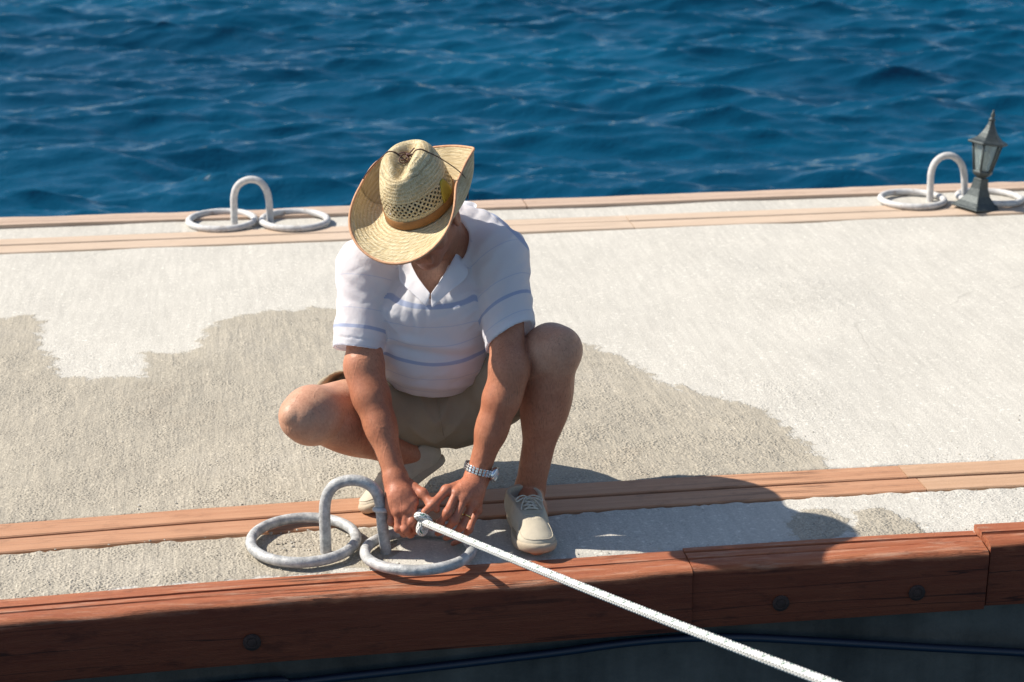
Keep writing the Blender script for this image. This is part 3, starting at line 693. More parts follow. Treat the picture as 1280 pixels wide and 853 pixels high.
# ------------------------------------------------------------------ polo shirt
S = SDF(); S.group()
S.ell(chest, (.180, .128, .165)).ell(belly, (.163, .150, .146), k=.07).ell(pelv+V3([0, .02, .03]), (.165, .135, .10), k=.06).ell(upb, (.172, .128, .122), k=.07)
S.cone(at(545, 318, 4.20), at(600, 318, 4.20), .10, .085, .06).cone(at(545, 318, 4.20), at(488, 325, 4.19), .10, .085, .06)
S.ell(at(541, 385, 4.075), (.135, .075, .06), None, .06)
dR, dL = unit(elR-shR), unit(elL-shL)
hemR, hemL = at(447, 438, 4.045), at(638, 422, 3.985)
S.group()
S.cone(at(482, 335, 4.17), shR, .076, .066, .05).cone(shR, hemR+(hemR-shR)*.08, .064, .061, .05)
S.group()
S.cone(at(604, 325, 4.17), shL, .076, .067, .05).cone(shL, hemL+(hemL-shL)*.08, .067, .0655, .05)
hS = .0036
lo0 = np.min([S.bb(p)[0] for g in S.g for p in g], 0)-.02; hi0 = np.max([S.bb(p)[1] for g in S.g for p in g], 0)+.02
n_ = np.ceil((hi0-lo0)/hS).astype(int)+1; G3 = np.stack(np.meshgrid(*[lo0[i]+hS*np.arange(n_[i]) for i in range(3)], indexing='ij'), -1).astype(np.float32)
tor = S.eval(G3, [0]); slR = S.eval(G3, [1]); slL = S.eval(G3, [2])
def halfspace(p, n): return (G3-p)@unit(n)          # >0 on the n side
nR = unit(hemR-shR+V3([.0, 0, -.01])); nL = unit(hemL-shL)
nR = unit(nR+RT*-.02); nL = unit(nL+RT*.42+UP*.0)
slR = np.maximum(slR, halfspace(hemR, nR)); slL = np.maximum(slL, halfspace(hemL, nL))
# hollow the sleeve ends round the arm
armR_in = SDF.dist(('c', shR, hemR+(hemR-shR)*.3, .055, .0525), G3); armL_in = SDF.dist(('c', shL, hemL+(hemL-shL)*.3, .056, .0560), G3)
slR = np.maximum(slR, -np.maximum(armR_in, -halfspace(hemR-nR*.028, nR))); slL = np.maximum(slL, -np.maximum(armL_in, -halfspace(hemL-nL*.028, nL)))
# waist: tucked hem below the belly
hemB = at(541, 494, 4.09); tor = np.maximum(tor, -halfspace(hemB+V3([0, 0, -.004]), V3([0, -.30, 1])))
SH = SDF.smin(SDF.smin(tor, slR, .022), slL, .022)
SH = np.maximum(SH, np.where(halfspace(hemR, nR) > 0, slR, -9)) if False else SH
# neck hole and V opening
neck_in = SDF.dist(('c', neck0-V3([0, 0, .02]), hp(0, -.015, -.10), .070, .075), G3)
SH = -SDF.smin(-SH, neck_in, .01)
vb, vl, vr = at(538, 371, 4.0), at(507, 318, 4.05), at(573, 305, 4.05); vn = unit(np.cross(vr-vb, vl-vb)); vn = vn if vn@FW < 0 else -vn
cen = (vb+vl+vr)/3; wedge = np.full(G3.shape[:-1], -9., np.float32)
for a_, b_ in ((vb, vl), (vl, vr), (vr, vb)):
    e_ = np.cross(vn, b_-a_); e_ = e_ if e_@(a_-cen) > 0 else -e_; wedge = np.maximum(wedge, halfspace(a_, e_))
wedge = np.maximum(wedge, -halfspace(chest, -FW)); body_d = B.eval(G3[::1, ::1, ::1], [0]) if False else None
skinc = SDF.smin(SDF.dist(('e', chest, V3([.165, .105, .15]), np.eye(3), False), G3), SDF.dist(('e', upb, V3([.150, .105, .10]), np.eye(3), False), G3), .06)
wedge = np.maximum(wedge, -(skinc+.014))
SH = np.maximum(SH, -wedge)
SV, SF_ = surface_nets(SH, lo0, hS, 1)
del G3
SN = vnormals(SV, SF_)
# which cloth panel, and how far along it
dt, d1, d2 = S.eval(SV, [0]), S.eval(SV, [1]), S.eval(SV, [2])
selR = (d1 < dt-.002) & (d1 < d2); selL = (d2 < dt-.002) & (d2 <= d1); sel = (selR | selL).astype(float)
along = np.where(selR, -((SV-hemR)@nR), -((SV-hemL)@nL)-.022)      # distance above the sleeve hem
def px(V):
    q = V-CO; w = q@FW; return 640+F_PX*(q@RT)/w, 426.5-F_PX*(q@UP)/w
axT = unit(V3([0, -.32, .94])); ut = (SV-belly)@axT
# folds: broad drags from the armpits, bunching at the elbow crook, a roll above the belly
def ridge(ph, sh=.95):     # narrow crests, broad hollows
    return 1-np.abs(np.sin(ph/2))**sh
def folds(V):
    d = np.zeros(len(V)); x = (V-belly)@RT; z = (V-belly)[:, 2]; y = V[:, 1]
    w1 = vnoise(np.c_[x*5, z*5, y*5], 31)*.35
    tors = 1-sel
    # diagonal drags, armpit to centre
    for s_, c_ in ((1, shL), (-1, shR)):
        q = V-(c_+V3([0, -.02, -.06])); r_ = np.linalg.norm(q, axis=1); ang = np.arctan2(q[:, 2], (q@RT)*-s_)
        d += tors*.0075*ridge(ang*19+w1*22+s_)*np.exp(-((r_-.105)/.075)**2)*.6*np.clip(.4+1.2*vnoise(V*10, 41), 0, 1)*sstep(.02, -.05, y-chest[1])
    d += tors*(.0075*np.exp(-((z-.036-.03*x+.012*np.sin(x*18))/.013)**2)-.0085*np.exp(-((z-.013+.02*x+.010*np.sin(x*18))/.011)**2))*sstep(.17, .05, np.abs(x))
    d += tors*-.0024*ridge((x*1.0+.22*z*np.sign(x))*165+w1*26)*sstep(.04, .10, z)*sstep(.27, .18, z)*(.35+.65*np.clip(vnoise(V*6, 17)+.5, 0, 1))
    d += tors*.0022*np.sin(z*150+w1*14+x*22)*sstep(-.02, -.10, z)
    for m_, hem, n_, c_ in ((selR, hemR, nR, shR), (selL, hemL, nL, shL)):
        q = V-hem; t_ = -(q@n_); sd_ = q@RT
        ph = t_*62+sd_*(46 if m_ is selR else -40)+vnoise(np.c_[V*9], 5)*2.6
        d += m_*(.0038*ridge(ph*1.4)*sstep(.0, .035, t_)*sstep(.22, .10, t_)*np.clip(.45+.8*vnoise(V*7, 9), 0, 1))
        d += m_*.0010*np.sin(ph*1.9+1)*sstep(.0, .03, t_)
        d += m_*(.0016*(np.abs(t_-.0205) < .0022)*-1)
    d += .0030*(np.abs(vnoise(np.c_[x*13+z*11, z*34-x*18, y*11], 61))-.3)+.0024*tors*(np.abs(vnoise(np.c_[x*40, z*15+x*9, y*10], 62))-.3)*sstep(.0, .06, z)
    return d+.0010*vnoise(V*22, 3)+.0007*vnoise(V*55, 4)
SV = SV+SN*folds(SV)[:, None]
SV = laplace(SV, SF_, .25)
def shirt_mat():
    t = NT('striped_cotton'); u = t.attr('ut'); s_ = t.attr('us'); sel_ = t.attr('sel')
    def band(x, c, w, soft=.0009): return t.mr(t.ma('ABSOLUTE', t.ma('SUBTRACT', x, c)), w-soft, w+soft, 1, 0)
    def stripes(x, per, c0, only=0):
        m_ = t.ma('SUBTRACT', t.ma('MODULO', t.ma('ADD', t.ma('SUBTRACT', x, c0), per*20.5), per), per/2)
        thin = t.ma('MULTIPLY', t.ma('MAXIMUM', band(m_, .045, .0011), band(m_, -.046, .0011)), .42)
        one = band(t.ma('SUBTRACT', x, c0), 0, .0043) if only else t.ma('MAXIMUM', band(t.ma('SUBTRACT', x, c0), 0, .0043), band(t.ma('SUBTRACT', x, c0), per, .0043))
        return t.ma('MAXIMUM', one, thin)
    a = stripes(u, .138, STRIPE_T); b = stripes(s_, .170, .050, 1)
    st_ = t.mix(t.ma('GREATER_THAN', sel_, .5), t.n('CombineColor', {'Red': a, 'Green': a, 'Blue': a}).outputs[0], t.n('CombineColor', {'Red': b, 'Green': b, 'Blue': b}).outputs[0])
    c = t.mix(t.ma('MAXIMUM', t.n('SeparateColor', {'Color': st_}).outputs[0], band(t.attr('yoke'), 0, .0055)), (.90, .88, .90), (.50, .57, .76))
    weave = t.noise(900, 2, .5)
    t.p(Base_Color=c, Roughness=.9); t.b.inputs['Specular IOR Level'].default_value = .15
    t.b.inputs['Sheen Weight'].default_value = .15
    tr = t.n('BsdfTranslucent', {'Color': c}); mx = t.n('MixShader', {0: .38, 1: t.b.outputs[0], 2: tr.outputs[0]}); t.t.links.new(mx.outputs[0], t.out.inputs[0])
    t.bump(t.noise(38, 4, .6), .004, .55); t.bump(weave, .0006, .5); return t.m
ya_, yb_ = at(602, 252, 4.28), at(656, 306, 4.16); yn = unit(np.cross(yb_-ya_, FW)); yoke = (SV-ya_)@yn; yoke = np.where((SV[:, 2] > yb_[2]-.02) & ((SV-chest)@RT > .05), yoke, 1.0)
STRIPE_T = float((at(541, 456, 4.0)-belly)@axT)
pv = px(SV); front = (np.abs(pv[0]-541) < 6) & (np.abs(pv[1]-456) < 3) & (SN@FW < 0)
if front.any(): STRIPE_T = float(np.median(((SV-belly)@axT)[front]))
M_shirt = shirt_mat()
shirt = mesh('polo_shirt', SV, SF_, M_shirt, man, attrs={'ut': ut, 'us': along, 'sel': sel, 'yoke': yoke})
# collar: two folded leaves lying on the shirt
bvh = BVHTree.FromPolygons([tuple(v) for v in SV], [tuple(int(i) for i in q) for q in SF_])
def on_shirt(p, off):
    l, n, i, d = bvh.find_nearest(Vector(p)); return np.array(l)+np.array(n)*off
def leaf(inner, outer, name):
    A = spline(inner, 6); Bq = spline(outer, 6); m_ = 7; V = []
    for a_, b_ in zip(A, Bq):
        for k in range(m_):
            t = k/(m_-1); p = a_*(1-t)+b_*t; q = on_shirt(p, .010 if t < .99 else .0085)
            lift = (1-t)**2*.016; V.append(q*(1-(1-t)**3)+a_*(1-t)**3+V3([0, 0, lift*.6]))
    Fc = [(i*m_+k, (i+1)*m_+k, (i+1)*m_+k+1, i*m_+k+1) for i in range(len(A)-1) for k in range(m_-1)]
    o = mesh(name, V, Fc, M_shirt, shirt, attrs={'ut': np.full(len(V), .069+STRIPE_T+.02), 'us': np.zeros(len(V)), 'sel': np.zeros(len(V)), 'yoke': np.ones(len(V))})
    s_ = o.modifiers.new('thick', 'SOLIDIFY'); s_.thickness = .0035; s_.offset = 1; subsurf(o, 1); return o
leaf([at(566, 262, 4.27), at(578, 282, 4.22), at(574, 310, 4.13), at(560, 340, 4.06), at(538, 372, 4.01)], [at(585, 258, 4.29), at(594, 285, 4.22), at(592, 318, 4.13), at(582, 350, 4.07), at(540, 385, 4.0)], 'collar')
leaf([at(548, 262, 4.27), at(520, 280, 4.22), at(508, 312, 4.13), at(518, 345, 4.06), at(537, 372, 4.01)], [at(535, 255, 4.29), at(500, 282, 4.24), at(490, 318, 4.13), at(500, 352, 4.07), at(533, 383, 4.0)], 'collar')

# ------------------------------------------------------------------ shorts
T = SDF(); T.group()
T.ell(pelv+V3([0, .01, -.01]), (.175, .145, .115))
hmL = hipL+(knL-hipL)*.62; hmR = hipR+(knR-hipR)*.60
T.cone(hipL, hmL, .108, .100, .07).cone(hipR, hmR, .108, .104, .07)
T.ell(at(545, 520, 4.16), (.085, .08, .055), None, .08)
fT, loT, axv = T.grid(.0042)
GT = np.stack(np.meshgrid(*axv, indexing='ij'), -1)
for hip, hm, kn, r_ in ((hipL, hmL, knL, .092), (hipR, hmR, knR, .095)):
    n_ = unit(kn-hip); inn = SDF.dist(('c', hip, kn, r_, r_*.97), GT); hs = (GT-hm)@n_; near = SDF.dist(('c', hip, kn, .135, .135), GT)
    fT = np.maximum(fT, np.minimum(hs, -(near)) if False else np.where(near < 0, hs, -9))
    fT = np.maximum(fT, -np.maximum(inn, -((GT-(hm-n_*.05))@n_)))
TV, TF = surface_nets(fT.astype(np.float32), loT, .0042, 2); del GT
TN = vnormals(TV, TF)
xx = (TV-pelv)@RT; zz = TV[:, 2]-pelv[2]
TV = TV+TN*(.0075*ridge(zz*70-np.abs(xx)*75+vnoise(TV*8, 2)*4)*sstep(.10, .0, np.abs(xx)-.02)+.0055*vnoise(TV@np.array([[14., 4, 0], [-3, 12, 0], [5, 0, 22]]), 6)+.0024*vnoise(TV*34, 7))[:, None]; TV = laplace(TV, TF, .4)
M_short = simple('khaki_cotton', (.33, .278, .198), .9, 0, .08, 18, .0012, 500, .15)
shorts = mesh('shorts', TV, TF, M_short, man)
tbv = BVHTree.FromPolygons([tuple(v) for v in TV], [tuple(int(i) for i in q) for q in TF]); sp_ = []
for u_, v_ in ((547, 492), (548, 505), (549.5, 518), (551, 530), (553, 541), (556, 549)):
    l, n, i, d = tbv.ray_cast(Vector(CO), Vector(ray(u_, v_)).normalized())
    if l is not None: sp_.append(np.array(l)+np.array(n)*.0006)
if len(sp_) > 2:
    mb = MB(); mb.tube(spline(sp_, 4), .0018, 6); mb.build('seam', M_short, shorts)

# ------------------------------------------------------------------ shoes
M_canvas = simple('beige_canvas', (.50, .44, .34), .85, 0, .10, 40, .0018, 420, .2)
M_sole = simple('tan_rubber', (.42, .345, .25), .7, 0, .12, 50, .001, 200, .3)
M_lace = simple('cream_lace', (.60, .55, .45), .85, 0, .1, 200, .001, 500, .2)
def shoe(Mx):
    """shoe frame: x across, y heel to toe (0 .. .275), z up from the ground"""
    Mx = np.asarray(Mx); tr = lambda p: Mx[:3, :3]@np.asarray(p, float)+Mx[:3, 3]; A3 = Mx[:3, :3].T
    Q = SDF(); Q.group()
    def E(c, r, k=.03): Q.ell(tr(c), r, A3, k)
    E((0, .040, .048), (.036, .040, .044)); E((0, .095, .046), (.037, .06, .038), .04); E((.001, .155, .036), (.042, .065, .031), .04); E((.002, .222, .027), (.045, .044, .023), .03)
    Q.cone(tr((0, .050, .05)), tr((0, .060, .092)), .036, .040, .03).cone(tr((0, .10, .075)), tr((0, .155, .048)), .024, .020, .03)
    Q.group(); Q.ell(tr((.002, .212, .036)), (.034, .036, .0180), A3, .01)           # raised toe apron
    h = .0028; f_, l_, ax_ = Q.grid(h); GQ_ = np.stack(np.meshgrid(*ax_, indexing='ij'), -1); L_ = (GQ_-Mx[:3, 3])@Mx[:3, :3]
    f_ = np.maximum(f_, .010-L_[..., 2]); f_ = np.maximum(f_, L_[..., 2]-.082+.12*(L_[..., 1]-.05))
    op = SDF.dist(('c', tr((0, .055, .072)), tr((0, .062, .15)), .0335, .0375), GQ_); f_ = np.maximum(f_, -op)
    slot = np.maximum(np.abs(L_[..., 0])-.0042, np.abs(L_[..., 1]-.125)-.04); f_ = np.maximum(f_, -np.maximum(slot, -(Q.eval(GQ_, [0])+.004)))
    Vs, Fs = surface_nets(f_.astype(np.float32), l_, h, 1)
    o = mesh('shoe', Vs, Fs, M_canvas, man)
    # sole
    def outline(y):      # half width
        return .033*math.sqrt(max(0, 1-((max(0, .04-y))/.04)**2)) if y < .04 else (.033+.016*sstep(.08, .19, y))*math.sqrt(max(0, 1-(max(0, y-.205)/.068)**2))
    ys_ = np.r_[.0005+.039*(1-np.cos(np.linspace(0, math.pi/2, 8))), np.linspace(.05, .2, 12), .205+.0675*np.sin(np.linspace(.05, math.pi/2, 10))]
    pts = [(.001+outline(y)+.003, y) for y in ys_]+[(.001-outline(y)-.003, y) for y in ys_[::-1]]; m_ = len(pts); V = []
    c_ = np.mean(pts, 0)
    for z, s_ in ((0.0, .95), (.003, .985), (.012, 1.0), (.017, .995), (.021, .965), (.021, .9)):
        for x, y in pts: V.append(tr((c_[0]+(x-c_[0])*s_, c_[1]+(y-c_[1])*s_, z+.010*sstep(.20, .275, y)*(1 if z > .0 else .7))))
    Fc = [(i*m_+j, i*m_+(j+1) % m_, (i+1)*m_+(j+1) % m_, (i+1)*m_+j) for i in range(5) for j in range(m_)]+[tuple(range(m_))[::-1], tuple(5*m_+j for j in range(m_))]
    mesh('sole', V, Fc, M_sole, o)
    # laces and stitching
    bv = BVHTree.FromPolygons([tuple(v) for v in Vs], [tuple(int(i) for i in q) for q in Fs]); upv = Vector(Mx[:3, 2])
    def top(x, y, off):
        l, n, i, d = bv.ray_cast(Vector(tr((x, y, .2))), -upv); return np.array(l)+np.array(upv)*off if l is not None else tr((x, y, .06))
    mb = MB(); rows = [.095, .112, .129, .146]
    for i, y in enumerate(rows):
        mb.tube(spline([top(-.017, y, .001), top(-.008, y+.001, .0045), top(.008, y-.001, .0045), top(.017, y, .001)], 5), .0021, 7)
        if i < 3: 
            mb.tube(spline([top(-.017, y, .001), top(0, y+.008, .006), top(.017, rows[i+1], .001)], 5), .0020, 7); mb.tube(spline([top(.017, y, .001), top(0, y+.008, .008), top(-.017, rows[i+1], .001)], 5), .0020, 7)
    for s_ in (-1, 1):
        mb.tube(spline([top(0, .094, .007), top(s_*.014, .100, .014), top(s_*.030, .110, .012), top(s_*.031, .122, .010), top(s_*.018, .112, .012), top(0, .096, .008)], 6), .0019, 7)
        mb.tube(spline([top(0, .094, .007), top(s_*.012, .112, .011), top(s_*.022, .135, .006), top(s_*.026, .150, .004)], 6), .0019, 7)
    mb.build('lace', M_lace, o)
    mb = MB(); st_ = [(-.033, .185), (-.037, .21), (-.033, .24), (-.018, .255), (.002, .259), (.022, .255), (.037, .24), (.041, .21), (.037, .185)]
    mb.tube(spline([top(x, y, .0003) for x, y in st_], 5), .0016, 6)
    mb.tube(spline([top(x, y, .0003) for x, y in ((-.036, .178), (-.018, .172), (.002, .170), (.022, .172), (.040, .178))], 5), .0015, 6)
    mb.build('seam', M_canvas, o)
    return o
def frame(o, y, zup):
    y = unit(y); x = unit(np.cross(y, zup)); z = np.cross(x, y); Mx = np.eye(4); Mx[:3, 0], Mx[:3, 1], Mx[:3, 2], Mx[:3, 3] = x, y, z, o; return Mx
heelL = gz(651, 652, .004); toeL = gz(676, 697, .014)
hl = V3([heelL[0], heelL[1], .0045]); dl = toeL-heelL; dl[2] = .006
toe_end = V3([toeL[0], toeL[1], .0145]); yv = unit(dl); shoe(frame(toe_end-yv*.272, yv, (0.05, 0, 1)))
ballR = at(470, 636, 4.06); heR = at(553, 575, 4.17); yv = unit(ballR-heR); toe_ = ballR+yv*.030
sh_ = shoe(frame(toe_-yv*.268+V3([0, 0, -.004]), yv, unit(V3([-.75, -.1, .7]))))

# ------------------------------------------------------------------ watch and finger ring
M_steel = simple('polished_steel', (.72, .73, .74), .22, 1.0, .06, 90, .0, 80, .5)
fa = unit(wrL-elL); wc = wrL-fa*.016
e1 = unit(np.cross(fa, V3([0, 0, 1]))); e2 = np.cross(fa, e1)
mb = MB(); n_l = 26
for i in range(n_l):
    t = 2*math.pi*i/n_l; c_, s_ = math.cos(t), math.sin(t); o_ = e1*c_+e2*s_; tg = -e1*s_+e2*c_
    Mx = np.eye(4); Mx[:3, 0], Mx[:3, 1], Mx[:3, 2] = tg, fa, o_; Mx[:3, 3] = wc+o_*.0368
    for dy, w in ((-.0062, .0035), (0, .0045), (.0062, .0035)): mb.box((-.0034, dy-w*.75, -.0012), (.0034, dy+w*.75, .0014+.0006*(dy == 0)), Mx)
wt = bevel(mb.build('watch', M_steel, man, smooth=False), .0008, 2)
od = unit(RT*.93-FW*.30-UP*.1); od = unit(od-fa*(od@fa)); Mx = frame(wc+od*.0375, fa, od)
mb = MB(); mb.add(*lathe([(.0165, -.003), (.0185, .001), (.0185, .005), (.0165, .0075), (.0150, .0078), (.0148, .0066)], 32, Mx)); mb.build('watch_case', M_steel, wt)
mb = MB(); mb.add(*lathe([(.0147, .0064), (.0146, .0070)], 32, Mx)); dial = mb.build('dial', simple('white_dial', (.75, .76, .78), .15, 0, .02, 10), wt)
a_, b_ = HT['L'][2][0], HT['L'][2][1]; fd = unit(b_-a_); rc = a_+(b_-a_)*.55; r1 = unit(np.cross(fd, z_)); r2 = np.cross(fd, r1)
mb = MB(); mb.tube([rc+.0108*(r1*math.cos(t)+r2*math.sin(t)) for t in np.linspace(0, 6.2832, 28, endpoint=False)], .0017, 8, closed=True)
mb.build('finger_ring', simple('gold', (.75, .55, .22), .2, 1.0, .05), man)

# ------------------------------------------------------------------ hair
Hr = SDF(); Hr.group(); Hr.ell(skull, (.0755, .0945, .088), HM)
fH, lH, axH = Hr.grid(.004); GH = np.stack(np.meshgrid(*axH, indexing='ij'), -1); LH = (GH-H0)@HM.T
fH = np.maximum(fH, LH[..., 1]-.045+.9*(-LH[..., 2]-.02)); fH = np.maximum(fH, -.085-LH[..., 2]); 
HV, HFc = surface_nets(fH.astype(np.float32), lH, .004, 1); del GH, LH
mesh('hair', HV, HFc, simple('grey_hair', (.10, .085, .07), .7, 0, .4, 120, .006, 160), man)

# ------------------------------------------------------------------ straw hat
def straw():
    t = NT('woven_straw'); a, r_, pt = t.attr('ha'), t.attr('hr'), t.attr('hpart')
    w1 = t.n('TexWave', {'Vector': t.n('CombineXYZ', {'X': r_, 'Y': 0.0, 'Z': 0.0}).outputs[0], 'Scale': 36.0, 'Distortion': .6, 'Detail': 2.0}).outputs['Fac']
    vv = t.n('CombineXYZ', {'X': t.ma('MULTIPLY', a, 330.0), 'Y': t.ma('MULTIPLY', r_, 110.0)}).outputs[0]; nz = t.n('TexNoise', {'Vector': vv, 'Scale': 1.0, 'Detail': 2.0}).outputs['Fac']
    v2 = t.n('CombineXYZ', {'X': t.ma('MULTIPLY', a, 45.0), 'Y': t.ma('MULTIPLY', r_, 340.0)}).outputs[0]; n2 = t.n('TexNoise', {'Vector': v2, 'Scale': 1.0, 'Detail': 2.0}).outputs['Fac']
    f_ = t.ma('ADD', t.ma('MULTIPLY', nz, .55), t.ma('ADD', t.ma('MULTIPLY', n2, .35), t.ma('MULTIPLY', w1, .10)))
    c = t.mix(t.mr(f_, .38, .78), (.56, .42, .21), (.97, .86, .60))
    c = t.mix(t.mr(t.noise(16, 3), .5, .72, 0, .35), c, (.46, .30, .13))
    # open lattice low on the crown: real holes
    p, q = .0074, .0140
    s1 = t.ma('FRACT', t.ma('ADD', t.ma('DIVIDE', a, p*2), t.ma('DIVIDE', r_, q))); s2 = t.ma('FRACT', t.ma('SUBTRACT', t.ma('DIVIDE', a, p*2), t.ma('DIVIDE', r_, q)))
    h = t.ma('MULTIPLY', t.mr(s1, .30, .40), t.mr(s1, .98, .88)); h = t.ma('MULTIPLY', h, t.ma('MULTIPLY', t.mr(s2, .30, .40), t.mr(s2, .98, .88)))
    zone = t.ma('MULTIPLY', t.mr(r_, .033, .036), t.mr(r_, .073, .068)); zone = t.ma('MULTIPLY', zone, t.ma('LESS_THAN', pt, .5))
    h = t.ma('MULTIPLY', h, zone)
    t.p(Base_Color=c, Roughness=.62); t.b.inputs['Specular IOR Level'].default_value = .35
    tl = t.n('BsdfTranslucent', {'Color': (.55, .38, .16, 1)}); m1 = t.n('MixShader', {0: .10, 1: t.b.outputs[0], 2: tl.outputs[0]})
    m2 = t.n('MixShader', {0: t.ma('GREATER_THAN', h, .5), 1: m1.outputs[0], 2: t.n('BsdfTransparent').outputs[0]}); t.t.links.new(m2.outputs[0], t.out.inputs[0])
    t.bump(f_, .0075, 1.0); return t.m
M_straw = straw()
CA, CB, CH = .083, .104, .148
NTH, NQ, NB = 120, 34, 16
def crown_pt(th, q):
    ca, sb = math.cos(th), math.sin(th); al = q*math.pi/2; rr = max(0, math.cos(al))**.42*(1-.10*q); z = CH*math.sin(al)**.78
    x, y = CA*ca*rr, CB*sb*rr; zt = z/CH
    fr = sstep(-.01, .08, y)*sstep(.35, 1., zt); x *= 1-.26*fr                  # pinched front
    dent = .036*math.exp(-(x/.020)**2)*sstep(.62, .95, zt)*sstep(.088, .052, y)*sstep(-.085, -.03, y)
    side = .010*math.exp(-((y-.050)/.022)**2)*math.exp(-((abs(x)-.045)/.02)**2)*sstep(.6, .9, zt)
    z -= dent+side; z += .012*sstep(-.02, -.09, y)*zt*.4+.006*sstep(.02, .07, y)*zt*.3
    return x, y, z
V = []; A_a = []; A_r = []; A_p = []
for i in range(NQ):
    q = i/(NQ-1); q = min(q, .9995)
    for k in range(NTH):
        th = 2*math.pi*k/NTH; x, y, z = crown_pt(th, q); V.append(hp(x, y, z)); A_a.append(th*.0905); A_r.append(z if q < .6 else .1+q*.08); A_p.append(0)
nC = len(V)
def brim(th):
    """points from the crown out to the edge for direction th"""
    sx_, cy_ = math.cos(th), math.sin(th); s_ = abs(sx_)**2.1; L_ = .094+.008*(cy_ > 0)*abs(cy_)+.016*math.exp(-((th-math.pi-.62)/.34)**2)+.007*math.exp(-((th-2*math.pi+.75)/.4)**2)
    left = sx_ < 0       # wearer's left = right in the picture
    phi1 = R(118 if left else 84); x, y, z = CA*sx_, CB*cy_, 0.0; n_ = unit(V3([CB*sx_, CA*cy_, 0])); P = [(x, y, z)]
    fan = V3([n_[0], n_[1]])
    for j in range(1, NB):
        t = j/(NB-1); ph = s_*phi1*sstep(.05, .95, t)*1.0 + (1-s_)*(R(-6)-R(8)*t if cy_ > 0 else R(4)+R(18)*t); dl_ = L_/(NB-1)
        x += fan[0]*math.cos(ph)*dl_; y += fan[1]*math.cos(ph)*dl_; z += math.sin(ph)*dl_; P.append((x, y, z))
    return P
for j in range(NB):
    for k in range(NTH):
        th = 2*math.pi*k/NTH; x, y, z = brim(th)[j]; wv = .0012*math.sin(th*7+1)*j/NB; V.append(hp(x, y, z+wv)); A_a.append(th*(.0905+.005*j)); A_r.append(.2+.0058*j); A_p.append(1)
Fc = [(i*NTH+k, i*NTH+(k+1) % NTH, (i+1)*NTH+(k+1) % NTH, (i+1)*NTH+k) for i in range(NQ-1) for k in range(NTH)]
Fc += [tuple((NQ-1)*NTH+k for k in range(NTH))]
Fc += [(nC+j*NTH+k, nC+(j+1)*NTH+k, nC+(j+1)*NTH+(k+1) % NTH, nC+j*NTH+(k+1) % NTH) for j in range(NB-1) for k in range(NTH)]
hat = mesh('straw_hat', V, Fc, M_straw, man, attrs={'ha': A_a, 'hr': A_r, 'hpart': A_p})
so2 = hat.modifiers.new('thick', 'SOLIDIFY'); so2.thickness = .0022; so2.offset = 0
hbv = BVHTree.FromPolygons([tuple(v) for v in V], [tuple(q) for q in Fc])
edge_pts = [np.array(V[nC+(NB-1)*NTH+k]) for k in range(NTH)]
mb = MB(); mb.tube(np.array(edge_pts), .0032, 8, closed=True); mb.build('brim_binding', simple('tan_binding', (.54, .29, .16), .8, 0, .2, 90, .001, 300), hat)
M_band = simple('orange_brown_band', (.34, .155, .05), .75, 0, .15, 60, .001, 300)
Vb = []; 
for z0, off in ((.001, .0022), (.003, .0034), (.012, .0036), (.0215, .0034), (.0235, .002)):
    for k in range(NTH):
        th = 2*math.pi*k/NTH; n_ = unit(V3([CB*math.cos(th), CA*math.sin(th), 0])); q = (z0/CH)**(1/.78)*2/math.pi; x, y, _ = crown_pt(th, q); Vb.append(hp(x+n_[0]*off, y+n_[1]*off, z0+.0015))
Fb = [(j*NTH+k, j*NTH+(k+1) % NTH, (j+1)*NTH+(k+1) % NTH, (j+1)*NTH+k) for j in range(4) for k in range(NTH)]
mesh('hat_band', Vb, Fb, M_band, hat)
# small yellow badge panel tucked at the side of the crown
def on_crown(x, y, z, off):
    p = Vector(hp(x, y, z)); l, n, i, d = hbv.find_nearest(p); n = np.array(n); o_ = np.array(l)-hp(0, 0, z); n = n if n@o_ > 0 else -n; return np.array(l)+n*off
Vy = []; nyy = 7
for j in range(nyy):
    for k in range(nyy):
        th = math.pi*(1.0-.02)+.16+(-.24+.48*k/(nyy-1))*(1-.75*(j/(nyy-1))**2)-.25; z = .024+.052*j/(nyy-1); q = (z/CH)**(1/.78)*2/math.pi; x, y, zz_ = crown_pt(th, q); n_ = unit(V3([CB*math.cos(th), CA*math.sin(th), 0])); Vy.append(hp(x+n_[0]*.0035, y+n_[1]*.0035, zz_))
yb = mesh('badge', Vy, [(j*nyy+k, j*nyy+k+1, (j+1)*nyy+k+1, (j+1)*nyy+k) for j in range(nyy-1) for k in range(nyy-1)], simple('yellow_cloth', (.52, .37, .05), .8), hat)
so3 = yb.modifiers.new('thick', 'SOLIDIFY'); so3.thickness = .002
# chin cord laid over the crown, with a knotted tassel
M_cord = simple('dark_leather_cord', (.075, .028, .018), .6, 0, .2, 200)
def drop(x, y, off=.003):
    l, n, i, d = hbv.ray_cast(Vector(hp(x, y, .30)), Vector(-HU)); return np.array(l)+HU*off if l is not None else hp(x, y, .0)
er = np.array(V[nC+(NB-1)*NTH+int(NTH*.97)]); el_ = np.array(V[nC+(NB-1)*NTH+int(NTH*.53)])
top_pts = [drop(x, -.012, .003) for x in (.055, .04, .025, .012, 0, -.012, -.025, -.04, -.052)]
cd = [er-HU*.03+HR*.012, er+HU*.003]+[er*.5+top_pts[0]*.5+HU*.006]+top_pts+[el_*.5+top_pts[-1]*.5+HU*.008, el_+HU*.003, el_-HU*.03-HR*.008, el_-HU*.075+HR*.004-HF*.0]
mb = MB(); mb.tube(spline(cd, 6), .0013, 6)
mb.build('chin_cord', M_cord, hat)
kc = drop(-.004, -.014, .018); mb = MB()
